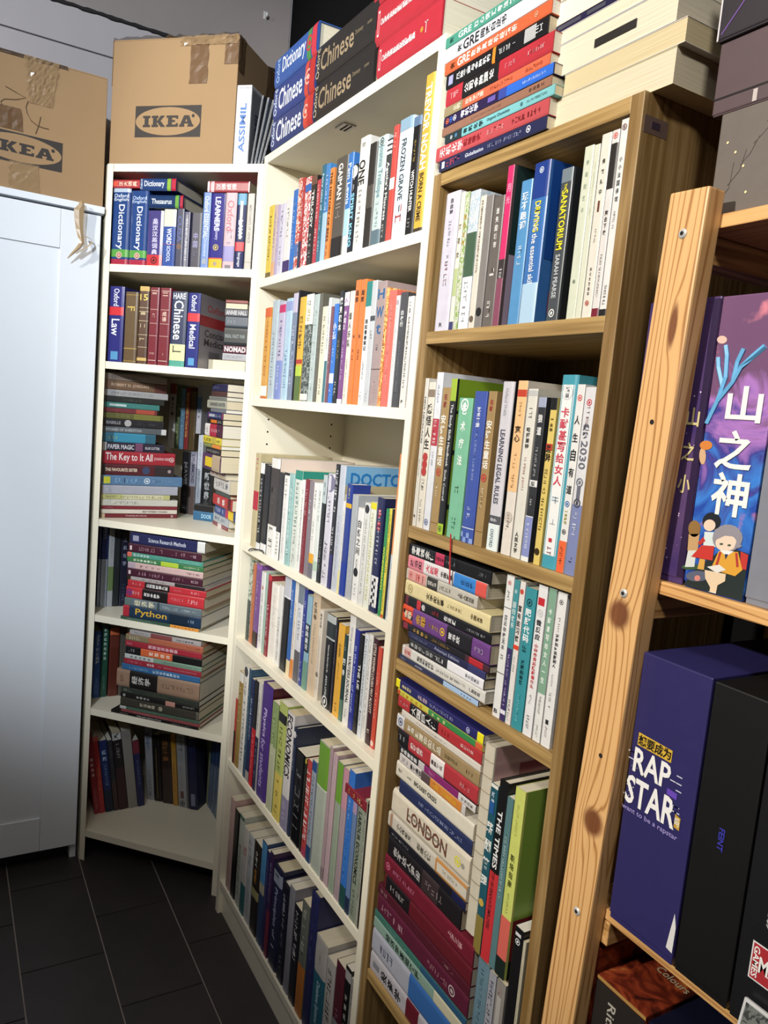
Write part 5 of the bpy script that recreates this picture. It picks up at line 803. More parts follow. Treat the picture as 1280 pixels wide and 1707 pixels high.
LF|F|.1139|.0254|.5086|.254|.004|.19|.|4a463c|.15||olive brown textbook in shiny wrap, fourth from bottom, pile, corner case fifth shelf|v .25 .45 c8c0a8 .4 税法基础; o .52 d8d0b8 .25; b .97 1 6a665c
LF|F|.1132|.0085|.4996|.2578|.004|.18|.|54705c|||green grey paperback, third from bottom, pile, corner case fifth shelf|b 0 .08 c4c8c0; l .1 .6 8aa494 .4
LF|F|.1178|.0085|.4906|.256|.004|.19|.|a04a4c|||dull red paperback over the lowest black one, pile, corner case fifth shelf|l .15 .6 d89a9a .4
LF|F|.0844|.0085|.4816|.2848|.004|.2|.|1d1a1a|||black book lettered ART DECO STYLE, lowest of pile, corner case fifth shelf|t .3 .58 c8c4bc .5 THE ART DECO STYLE; b .1 .2 6a6664 .3; l .7 .92 a8a4a0 .4
LX2|U|-.2519|.0155|.097|.2722|.|.15|7.5|b02436|||crimson paperback with white characters, far left, first from left, corner case bottom shelf|v .3 .55 f0d8dc .5 国际贸易; l .65 .95 d8a0a8 .3
LX2|U|-.2355|.016|.097|.2576|.|.15|7.5|c02a2c|||red paperback beside the crimson one, second from left, corner case bottom shelf|b 0 .06 d8685c; l .4 .7 d8a04a .4
LX2|U|-.2177|.0233|.097|.2413|.|.15|7.5|1f2f6c|||navy paperback with pale blue lettering, third from left, corner case bottom shelf|v .12 .3 b4d0ec .5 结构; l .32 .65 8ab0d8 .4; b .7 1 16283c
LX2|U|-.1926|.0143|.097|.2396|.|.15|7.5|33343c|||dark grey slim book, fourth from left, corner case bottom shelf|b .6 1 4a3434; l .1 .3 6a6a74 .4
LX2|U|-.1766|.0265|.097|.2607|.|.15|7.5|2a2226|||black book with white head label, fifth from left, corner case bottom shelf|b 0 .09 d4d4d0; h .01 .08 1a1a1a .7 K; l .12 .35 b4b4b0 .4; b .45 1 40242a
LX2|U|-.1482|.0285|.097|.2708|.|.15|7.5|9c968e|||thick plain grey book, sixth from left, corner case bottom shelf|b 0 .02 b4aea4
LX2|U|-.1179|.0197|.097|.2282|.|.15|7.5|24285c|||dark blue book with red head, seventh from left, corner case bottom shelf|b 0 .2 7a2c3c; l .3 .7 8a90b8 .3
LF|U|.077|.026|.097|.2414|.236|.13|6.|a4a4a8|||grey white book with blue lettering, eighth from left, corner case bottom shelf|v .06 .3 5a6a90 .5 中级财务; l .6 .95 5a5a60 .4
LF|U|.105|.0268|.097|.2236|.236|.13|6.|201c1a|||black book with gold thread line, ninth from left, corner case bottom shelf|b .2 .95 8a7038 .06; l .3 .9 6a5a44 .3
LF|U|.1348|.037|.097|.2337|.236|.13|6.|2e2018|||dark brown book with orange characters, ninth from right, corner case bottom shelf|v .1 .4 8a5a28 .6 战略管理; b .5 1 3a2a28
LF|U|.1739|.017|.097|.2407|.236|.13|6.|c08c2a|||mustard yellow slim book, eighth from right, corner case bottom shelf|l .4 .8 8a5a1c .3; b 0 .2 a87c20
LF|U|.1938|.03|.097|.2416|.236|.13|6.|a2a2a2|||white and grey book with dark title, seventh from right, corner case bottom shelf|l .02 .25 4a4a4c .6; l .3 .75 8a8a8c .3; b .78 .88 6a4a44 .4; o .95 2a2a2a .3
LF|U|.2258|.0056|.097|.2412|.236|.13|6.|6a666a|||thin grey book, sixth from right, corner case bottom shelf|
LF|U|.2333|.0297|.097|.2364|.236|.06|6.|1a2046|||dark navy book with small white label, fifth from right, corner case bottom shelf|b .78 .95 7a8098 .5; l .1 .6 3a4070 .2
MW|U|-.402|.0155|.097|.2188|.088|.15|.|8fa06a|||pale green slim book, fourth from right, corner case bottom shelf|b .3 1 a8ac88
MW|U|-.3861|.0262|.097|.2235|.088|.15|.|3a5684|||leftmost of three blue grey books, corner case bottom shelf|b .32 1 7c8ca0
MW|U|-.356|.03|.097|.235|.088|.15|.|3c5a8a|||middle one of three blue grey books, corner case bottom shelf|b .32 1 7c8ca0
MW|U|-.322|.0318|.097|.2492|.088|.15|.|3a5888|||rightmost of three blue grey books, corner case bottom shelf|b .32 1 7c8ca0
'''
# ---------------------------------------------------------------- the room
XB, YW = -0.67, 0.302            # wall behind the white cupboard, wall behind the bookcases
grout = paint('grout', 'a0968e', 0.9, 0.1, 30)
slate = paint('slate_tile', '353031', 0.5, 0.22, 9, 0.25)
floor = struct(box('floor', XB, 3.4, -3.4, YW, -0.03, -0.0035, grout))
tile_mesh = None
for k in range(-2, 16):
    y1 = -0.108 - 0.196 * k
    x = -0.09 + 0.147 * k
    x -= math.ceil((x - XB) / 0.345) * 0.345
    while x < 3.4:
        a, b_, c, d = max(x + 0.0018, XB), min(x + 0.3432, 3.4), max(y1 - 0.1942, -3.4), min(y1 - 0.0018, YW)
        if b_ - a > 0.02 and d - c > 0.02:
            full = b_ - a > 0.341 and d - c > 0.192
            if full and tile_mesh is not None:
                t_ = link('tile', tile_mesh, floor)
            else:
                t_ = box('tile', -(b_ - a) / 2, (b_ - a) / 2, -(d - c) / 2, (d - c) / 2, -0.0035, 0.0, slate, floor)
                if full:
                    tile_mesh = t_.data
            t_.location = ((a + b_) / 2, (c + d) / 2, random.Random(k * 99 + int(x * 50)).uniform(-0.0004, 0.0))
        x += 0.345
wall_lo = paint('wall_board', 'b3adae', 0.85, 0.05, 4)
wall_hi = paint('wall_board_upper', '968c88', 0.9, 0.06, 5)
black_wall = paint('black_wall', '0d0c0d', 0.9, 0.2, 4, 0, 0.1)
wb = struct(box('wall_back', XB - 0.05, XB, -3.4, YW, 0, 2.95, wall_lo))
box('upper_panel', XB, XB + 0.004, -3.4, YW - 0.006, 2.512, 2.95, wall_hi, wb)
box('joint_strip', XB, XB + 0.0015, -3.4, YW, 2.398, 2.402, paint('joint', '4a4546', 0.9), wb)
rg = random.Random(5)
sv, sf = [], []
ys = [-1.1 + 0.0135 * i for i in range(105)]
for i, y in enumerate(ys):
    lo, hi = 2.509 - rg.random() * 0.004, 2.513 + rg.random() * 0.003
    sv += [(XB + 0.0065, y, lo), (XB + 0.0065, y, hi), (XB, y, lo - 0.002), (XB, y, hi + 0.002)]
    if i:
        q = 4 * i
        sf += [(q - 4, q, q + 1, q - 3), (q - 2, q + 2, q, q - 4), (q - 3, q + 1, q + 3, q - 1)]
pyd('sealant_bead', sv, sf, paint('sealant', '1d1a1b', 0.8), wb)
struct(box('wall_right', XB - 0.05, 3.45, YW, YW + 0.05, 0, 2.95, black_wall))
struct(box('wall_left', XB - 0.05, 3.45, -3.45, -3.4, 0, 2.95, wall_lo))
struct(box('wall_front', 3.4, 3.45, -3.4, YW, 0, 2.95, wall_lo))
struct(box('ceiling', XB - 0.05, 3.45, -3.45, YW + 0.05, 2.95, 3.0, paint('ceiling_paint', 'c9c5c0', 0.9)))
hk = root('wall_hook', 'small white hook on the grey wall above the cardboard boxes', 'hook', (XB + 0.004, 0.209, 2.665))
hw = paint('hook_white', 'cfccc8', 0.4)
box('back_plate', 0, 0.003, -0.006, 0.006, -0.012, 0.012, hw, hk, 0.001)
tube('hook_arm', [(0.002, 0, -0.004), (0.012, 0, -0.008), (0.018, 0, -0.006), (0.02, 0, 0.002)], 0.0028, hw, hk, 8)
# ---------------------------------------------------------------- bookcases
cream = paint('cream_laminate', 'e6dfca', 0.38, 0.03, 7)
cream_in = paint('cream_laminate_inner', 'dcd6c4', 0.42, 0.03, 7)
hole_m = ink('141210', 0.9)
MZ = [1.7208, 1.4267, 1.0513, 0.7944, 0.4560, 0.1021]
LZ = [1.7569, 1.4933, 1.0473, 0.7664, 0.4816, 0.0970]
BZ = [1.5523, 1.2315, 0.9999]
T = 0.02
M = root('bookcase', 'tall wide white bookcase with full shelves, between the corner and brown bookcases', 'bookcase', (0, 0, 0))
box('side_panel', 0.0, T, 0, 0.28, 0, 2.02, cream, M, 0.0012)
box('side_panel', 0.80 - T, 0.7995, 0, 0.28, 0, 2.02, cream, M, 0.0012)
tp = box('top_panel', T, 0.80 - T, 0.0005, 0.28, 2.0, 2.02, cream, M, 0.001)
for z in MZ:
    box('shelf', T, 0.80 - T, 0.0008, 0.272, z - 0.02, z, cream, M, 0.001)
box('back_panel', T, 0.80 - T, 0.273, 0.28, 0.03, 2.0, cream_in, M)
box('plinth', T, 0.80 - T, 0.012, 0.028, 0, MZ[5] - 0.02, cream, M)
for yh in (0.05, 0.232):
    for zh in (1.375, 1.343, 1.311, 1.279, 1.247, 1.215):
        pts = [(0.0003 + T, yh + 0.0026 * math.cos(g), zh + 0.0026 * math.sin(g)) for g in [k * math.pi / 4 for k in range(8)]]
        pyd('pin_hole', pts, [tuple(range(8))], hole_m, M)
steel = paint('steel', 'c9c6c2', 0.35)
MATS['steel'].node_tree.nodes['Principled BSDF'].inputs['Metallic'].default_value = 0.35
cl = box('shelf_clip', -0.021, 0.021, -0.0145, 0.0145, -0.003, 0.0, steel, tp, 0.0006)
cl.location = (0.377, 0.037, 2.0)
box('clip_slot', -0.018, 0.018, -0.006, -0.002, -0.0035, -0.003, hole_m, M).location = (0.377, 0.037, 2.0)
box('clip_slot', -0.018, 0.018, 0.003, 0.007, -0.0035, -0.003, hole_m, M).location = (0.377, 0.037, 2.0)

A = (-0.38182, -0.30379)
LA = 0.779475
LW = 0.46271
B = (A[0] + LW * math.cos(LA), A[1] + LW * math.sin(LA))
YK = YW - 0.014
XK = XB + 0.012
L = root('bookcase', 'narrow white corner bookcase set diagonally beside the white cupboard', 'bookcase', (A[0], A[1], 0))


def loc_l(p):
    return (p[0] - A[0], p[1] - A[1])


T = 0.0125
left = [A, (A[0] + T, A[1] + T), (XK, A[1] + T), (XK, A[1])]
right = [(B[0], B[1]), (B[0], YK), (B[0] - T, YK), (B[0] - T, B[1] - T)]
inner = [(A[0] + T + 0.0005, A[1] + T + 0.0008), (B[0] - T - 0.0008, B[1] - T + 0.0005), (B[0] - T, YK), (XK, YK), (XK, A[1] + T)]
prism('side_panel', [loc_l(p) for p in left], 0, 2.02, cream, L)
prism('side_panel', [loc_l(p) for p in right], 0, 2.02, cream, L)
prism('top_panel', [loc_l(p) for p in inner], 2.0, 2.02, cream, L)
for z in LZ:
    prism('shelf', [loc_l(p) for p in inner], z - 0.02, z, cream, L)
box('back_panel', XK - 0.006 - A[0], XK - A[0], A[1] + T - A[1], YK - A[1], 0.03, 2.0, cream_in, L)
box('back_panel', XK - A[0], B[0] - T - A[0], YK - A[1], YK + 0.006 - A[1], 0.03, 2.0, cream_in, L)

T = 0.02
oak_z = wood('oak_veneer_upright', '75592f', '846840', '93784e', 2)
oak_x = wood('oak_veneer_board', '866a3e', '977a4a', 'a98b59', 0)
BX0, BW, BT = 0.8035, 0.4335, 1.801
Bk = root('bookcase', 'brown oak bookcase, lower than the white ones, beside the pine rack', 'bookcase', (BX0, 0, 0))
box('side_panel', 0, T, 0, 0.28, 0, BT, oak_z, Bk, 0.0012)
sp = box('side_panel', BW - T, BW, 0, 0.28, 0, BT, oak_z, Bk, 0.0012)
box('top_panel', T, BW - T, 0.0006, 0.28, BT - 0.02, BT, oak_x, Bk, 0.001)
for z in BZ + [0.415, 0.1]:
    box('shelf', T, BW - T, 0.0008, 0.272, z - 0.02, z, oak_x, Bk, 0.001)
box('back_panel', T, BW - T, 0.273, 0.28, 0.03, BT - 0.02, wood('oak_veneer_back', '664e2c', '735a34', '80663d', 2), Bk)
box('plinth', T, BW - T, 0.012, 0.028, 0, 0.08, oak_x, Bk)
box('sticker', BW, BW + 0.0004, 0.004, 0.043, 1.757, 1.776, ink('6c5850'), sp)
box('sticker_mark', BW + 0.0004, BW + 0.0007, 0.016, 0.03, 1.763, 1.771, ink('3e3240'), sp)

# ---------------------------------------------------------------- white cupboard
white = paint('white_foil', 'dfe5ec', 0.4, 0.02, 3)
W = root('cupboard', 'white cupboard with a framed panel door under the left cardboard box', 'cupboard', (-0.40, -0.312, 0))
seam = ink('8a8d92', 0.7)
WY = -0.60
box('side_panel', -0.255, 0.0, -0.018, 0.0, 0.0, 1.885, white, W, 0.001)
box('side_panel', -0.255, 0.0, WY, WY + 0.018, 0.0, 1.885, white, W, 0.001)
box('back_panel', -0.255, -0.249, WY + 0.018, -0.018, 0.05, 1.885, white, W)
box('bottom_panel', -0.249, -0.002, WY + 0.018, -0.018, 0.05, 0.068, white, W)
box('plinth', -0.05, -0.035, WY + 0.018, -0.018, 0.0, 0.05, paint('dark_plinth', '2a2a2c', 0.7), W)
box('top_panel', -0.255, 0.026, WY - 0.006, 0.004, 1.886, 1.904, white, W, 0.002)
door = box('door', 0.003, 0.016, WY + 0.003, -0.004, 0.052, 1.880, white, W, 0.001)
box('stile', 0.016, 0.0215, -0.1045, -0.0045, 0.0525, 1.8795, white, door, 0.0008)
box('stile', 0.016, 0.0215, WY + 0.0035, WY + 0.1035, 0.0525, 1.8795, white, door, 0.0008)
box('rail', 0.016, 0.0213, WY + 0.1042, -0.1052, 1.778, 1.8795, white, door, 0.0008)
box('rail', 0.016, 0.0213, WY + 0.1042, -0.1052, 0.0525, 0.155, white, door, 0.0008)

# ---------------------------------------------------------------- cardboard boxes
card = paint('cardboard', '987b58', 0.8, 0.05, 5)
card_in = paint('cardboard_edge', '7d5f3c', 0.9)
ink_dark = ink('332c28', 0.7)
tape_brown = film('brown_tape', '6e543c', 0.9, 0.2)
tape_clear = film('clear_tape', 'a58a68', 0.55)
tape_tan = film('tan_tape', 'a08862', 0.93, 0.2)


def crumple(name, x0, x1, z0, z1, off, mat, parent, plane, seed, amp=0.004, nx=8, nz=8, taper=0.0):
    """wrinkled strip of film lying on a face; plane(u, v, d) -> point"""
    rr = random.Random(seed)
    v, f = [], []
    for j in range(nz + 1):
        for i in range(nx + 1):
            fx, fz = i / nx, j / nz
            jx = rr.uniform(-0.15, 0.15) / nx if 0 < i < nx else rr.uniform(-0.04, 0.04)
            cx = 0.5 + (fx + jx - 0.5) * (1 - taper * (1 - fz))
            v.append(plane(x0 + (x1 - x0) * cx, z0 + (z1 - z0) * fz, off + rr.random() * amp))
    for j in range(nz):
        for i in range(nx):
            a = j * (nx + 1) + i
            f.append((a, a + 1, a + nx + 2, a + nx + 1))
    return pyd(name, v, f, mat, parent)


def logo(parent, plane, u0, u1, z0, z1):
    """dark rectangle, card-coloured oval, block capitals"""
    pyd('logo_panel', [plane(u0, z0, 0.0006), plane(u1, z0, 0.0006), plane(u1, z1, 0.0006), plane(u0, z1, 0.0006)], [(0, 1, 2, 3)], ink_dark, parent)
    cu, cz = (u0 + u1) / 2, (z0 + z1) / 2
    n = 40
    pyd('logo_oval', [plane(cu + (u1 - u0) * 0.49 * math.cos(2 * math.pi * k / n), cz + (z1 - z0) * 0.45 * math.sin(2 * math.pi * k / n), 0.0012) for k in range(n)],
        [tuple(range(n))], card, parent)
    wu = (u1 - u0)
    x = cu - wu * 0.375
    hgt = (z1 - z0) * 0.36

    def poly(pts, faces):
        pyd('logo_letter', [plane(x + px_ * wu, cz - hgt / 2 + pz * hgt, 0.0018) for px_, pz in pts], faces, ink_dark, parent)
    # I
    poly([(0, 0), (.11, 0), (.11, .2), (.085, .2), (.085, .8), (.11, .8), (.11, 1), (0, 1), (0, .8), (.025, .8), (.025, .2), (0, .2)], [tuple(range(12))])
    x += wu * 0.135
    poly([(0, 0), (.10, 0), (.10, .2), (.08, .2), (.08, .8), (.10, .8), (.10, 1), (0, 1), (0, .8), (.02, .8), (.02, .2), (0, .2),
          (.08, .45), (.135, 1), (.2, 1), (.135, .55), (.21, 0), (.14, 0), (.08, .5)],
         [tuple(range(12)), (12, 18, 13, 14, 15), (12, 15, 16, 17)])
    x += wu * 0.225
    poly([(0, 0), (.175, 0), (.175, .32), (.15, .32), (.14, .2), (.085, .2), (.085, .42), (.13, .42), (.13, .6), (.085, .6), (.085, .8), (.14, .8), (.15, .7), (.175, .7), (.175, 1), (0, 1), (0, .8), (.025, .8), (.025, .2), (0, .2)], [tuple(range(20))])
    x += wu * 0.195
    poly([(0, 0), (.08, 0), (.08, .15), (.07, .15), (.08, .28), (.13, .28), (.14, .15), (.125, .15), (.125, 0), (.215, 0), (.215, .18), (.2, .18), (.145, 1), (.07, 1), (.015, .18), (0, .18),
          (.088, .45), (.122, .45), (.105, .72)],
         [(0, 1, 2, 3, 14, 15), (6, 7, 8, 9, 10, 11), (3, 4, 16, 18, 13, 14), (4, 5, 17, 16), (5, 6, 11, 12, 18, 17), (18, 12, 13)])
    n = 14
    pyd('logo_mark', [plane(cu + wu * 0.385 + wu * 0.022 * math.cos(2 * math.pi * k / n), cz + hgt * 0.45 + wu * 0.022 * math.sin(2 * math.pi * k / n), 0.0018) for k in range(n)], [tuple(range(n))], ink_dark, parent)


def carton(name, label, loc, rz, wx, dy, hz):
    c = root(name, label, 'box', loc, rz, 'cardboard boxes on top of the furniture')
    box('carton_body', 0, wx, 0, dy, 0, hz - 0.003, card, c, 0.002)
    # four closed top flaps with a gap down the middle
    box('flap', 0.001, wx - 0.001, 0.001, dy * 0.498, hz - 0.0028, hz, card, c, 0.0008)
    box('flap', 0.001, wx - 0.001, dy * 0.502, dy - 0.001, hz - 0.0028, hz, card, c, 0.0008)
    return c


b2 = carton('cardboard_box', 'brown cardboard box taped at its top edge, standing on the corner bookcase', (A[0] - 0.004 * math.sin(LA), A[1] + 0.004 * math.cos(LA), 2.0205), LA, 0.368, 0.38, 0.315)


def pl2(u_, z_, d_):
    return (u_, -d_, z_)


logo(b2, pl2, 0.076, 0.271, 0.068, 0.147)
crumple('brown_tape', 0.231, 0.283, 0.2, 0.3155, 0.0015, tape_brown, b2, pl2, 3, 0.0008, 4, 8)
crumple('brown_tape', 0.33, 0.3685, 0.245, 0.3155, 0.0012, tape_brown, b2, pl2, 8, 0.001, 4, 5)
crumple('clear_tape', 0.2, 0.366, 0.293, 0.3155, 0.001, tape_clear, b2, pl2, 4, 0.006, 22, 4)


def pl2s(u_, z_, d_):
    return (0.368 + d_, u_, z_)


crumple('brown_tape', 0.0, 0.03, 0.23, 0.3155, 0.0012, tape_brown, b2, pl2s, 9, 0.001, 3, 5)
crumple('brown_tape', 0.17, 0.24, 0.14, 0.3155, 0.0012, tape_brown, b2, pl2s, 9, 0.001, 4, 8)
crumple('clear_tape', 0.0, 0.36, -0.02, 0.03, 0.001, tape_clear, b2, lambda u_, v_, d_: (u_, v_ + 0.02, 0.3155 + d_), 12, 0.008, 26, 3)
box('corner_edge', -0.0008, 0.0, -0.0006, 0.003, 0.2, 0.3145, card_in, b2)

b1 = carton('cardboard_box', 'brown cardboard box with tape scraps and loose threads, standing on the white cupboard', (-0.385, -0.905, 1.9045), math.pi / 2, 0.593, 0.262, 0.332)


def pl1(yw, zw, d_):
    return (yw + 0.905, -d_, zw - 1.9045)


logo(b1, pl1, -0.618, -0.418, 1.971, 2.045)
crumple('clear_tape', -0.515, -0.434, 2.125, 2.2365, 0.0012, tape_clear, b1, pl1, 21, 0.005, 12, 14, 0.3)
crumple('clear_tape', -0.544, -0.472, 1.905, 1.974, 0.0012, tape_clear, b1, pl1, 22, 0.002, 8, 8)
crumple('brown_tape', -0.60, -0.52, 2.05, 2.104, 0.0012, tape_brown, b1, pl1, 23, 0.002, 8, 4, -0.15)
crumple('dark_edge_tape', -0.60, -0.41, 2.228, 2.2365, 0.001, paint('dark_tape', '4a3a2c', 0.4), b1, pl1, 24, 0.002, 14, 2)
thread = ink('5a4128', 0.8)
for pts in ([(-0.556, 2.149), (-0.535, 2.142), (-0.509, 2.134), (-0.53, 2.124), (-0.558, 2.118), (-0.566, 2.11), (-0.562, 2.102)],
            [(-0.503, 2.129), (-0.508, 2.112), (-0.505, 2.098), (-0.495, 2.082), (-0.479, 2.073), (-0.465, 2.0715), (-0.453, 2.072)],
            [(-0.473, 2.097), (-0.477, 2.075), (-0.484, 2.052)]):
    tube('thread', [pl1(a, b_, 0.0012) for a, b_ in pts], 0.0009, thread, b1, 5)
# loose tail of tape hanging over the cupboard's top edge
tail = [(0.0105, -0.375, -0.365, 1.903), (0.0125, -0.378, -0.362, 1.893), (0.0135, -0.389, -0.3635, 1.879), (0.012, -0.387, -0.364, 1.856), (0.011, -0.382, -0.3635, 1.83), (0.012, -0.376, -0.361, 1.808), (0.015, -0.373, -0.3605, 1.795), (0.018, -0.382, -0.369, 1.78), (0.017, -0.393, -0.384, 1.765), (0.013, -0.402, -0.399, 1.75)]
tv, tf = [], []
for i, (dx, ya, yb, z) in enumerate(tail):
    ox = 0.018 + dx
    tv += [pl1(ya, z, ox), pl1((ya + yb) / 2, z, ox + 0.0035), pl1(yb, z, ox)]
    if i:
        q = 3 * i
        tf += [(q - 3, q, q + 1, q - 2), (q - 2, q + 1, q + 2, q - 1)]
pyd('tape_tail', tv, tf, tape_tan, b1)
loop = [(-0.361, 1.815), (-0.352, 1.815), (-0.343, 1.811), (-0.342, 1.804), (-0.35, 1.793), (-0.362, 1.784), (-0.38, 1.768)]
lv, lf_ = [], []
for i, (y, z) in enumerate(loop):
    lv += [pl1(y, z, 0.03), pl1(y + 0.001, z - 0.004, 0.037)]
    if i:
        lf_.append((2 * i - 2, 2 * i, 2 * i + 1, 2 * i - 1))
pyd('tape_loop', lv, lf_, tape_tan, b1)

# ---------------------------------------------------------------- books
FRAMES = {'M': ((0, 0), 0), 'B': ((0, 0), 0), 'MW': ((0, 0), 0), 'LF': (A, LA), 'LX0': ((-.395, 0), math.pi / 2), 'LX1': ((-.447, 0), math.pi / 2), 'LX2': ((-.452, 0), math.pi / 2)}
DATA = []
need = set()
for line in BOOKS.strip().split('\n'):
    p = line.split('|')
    items = [s.split() for s in p[13].split(';') if s.strip()] if len(p) > 13 else []
    for it in items:
        if it[0] in ('t',):
            it[5:] = [' '.join(it[5:])]
            need.add(it[5])
        elif it[0] == 'h':
            if len(it) > 4 and it[4][0] == '.':
                it[4:5] = []
            it[4:] = [' '.join(it[4:])]
            need.add(it[4])
        elif it[0] == 'v':
            need.update(it[5])
        elif it[0] == 'ct':
            it[6:] = [' '.join(it[6:])]
            need.add(it[6])
    DATA.append((p, items))
EXTRA = ['ASSIMIL', 'RAP', 'STAR', 'want to be a rapstar', '想要成为', 'GAMES', 'FEINT', 'MALL', '山', '之', '神', '小', '吗', 'Colours', 'Ritual', 'K', '电影']
need.update(EXTRA)
make_glyphs(need)


def cover_mesh(t, D, h, bt, bl, flip):
    o = [(0, D), (0, bl), (t * .06, bl * .42), (t * .16, 0), (t * .84, 0), (t * .94, bl * .42), (t, bl), (t, D), (t - bt, D), (t - bt, bl + bt), (bt, bl + bt), (bt, D)]
    if flip:
        o = [(x, D - y) for x, y in o][::-1]
    n = len(o)
    v = [(x, y, 0) for x, y in o] + [(x, y, h) for x, y in o]
    f = [tuple(reversed(range(n))), tuple(range(n, 2 * n))] + [(i, (i + 1) % n, n + (i + 1) % n, n + i) for i in range(n)]
    me = bpy.data.meshes.new('cover')
    me.from_pydata(v, [], f)
    return me


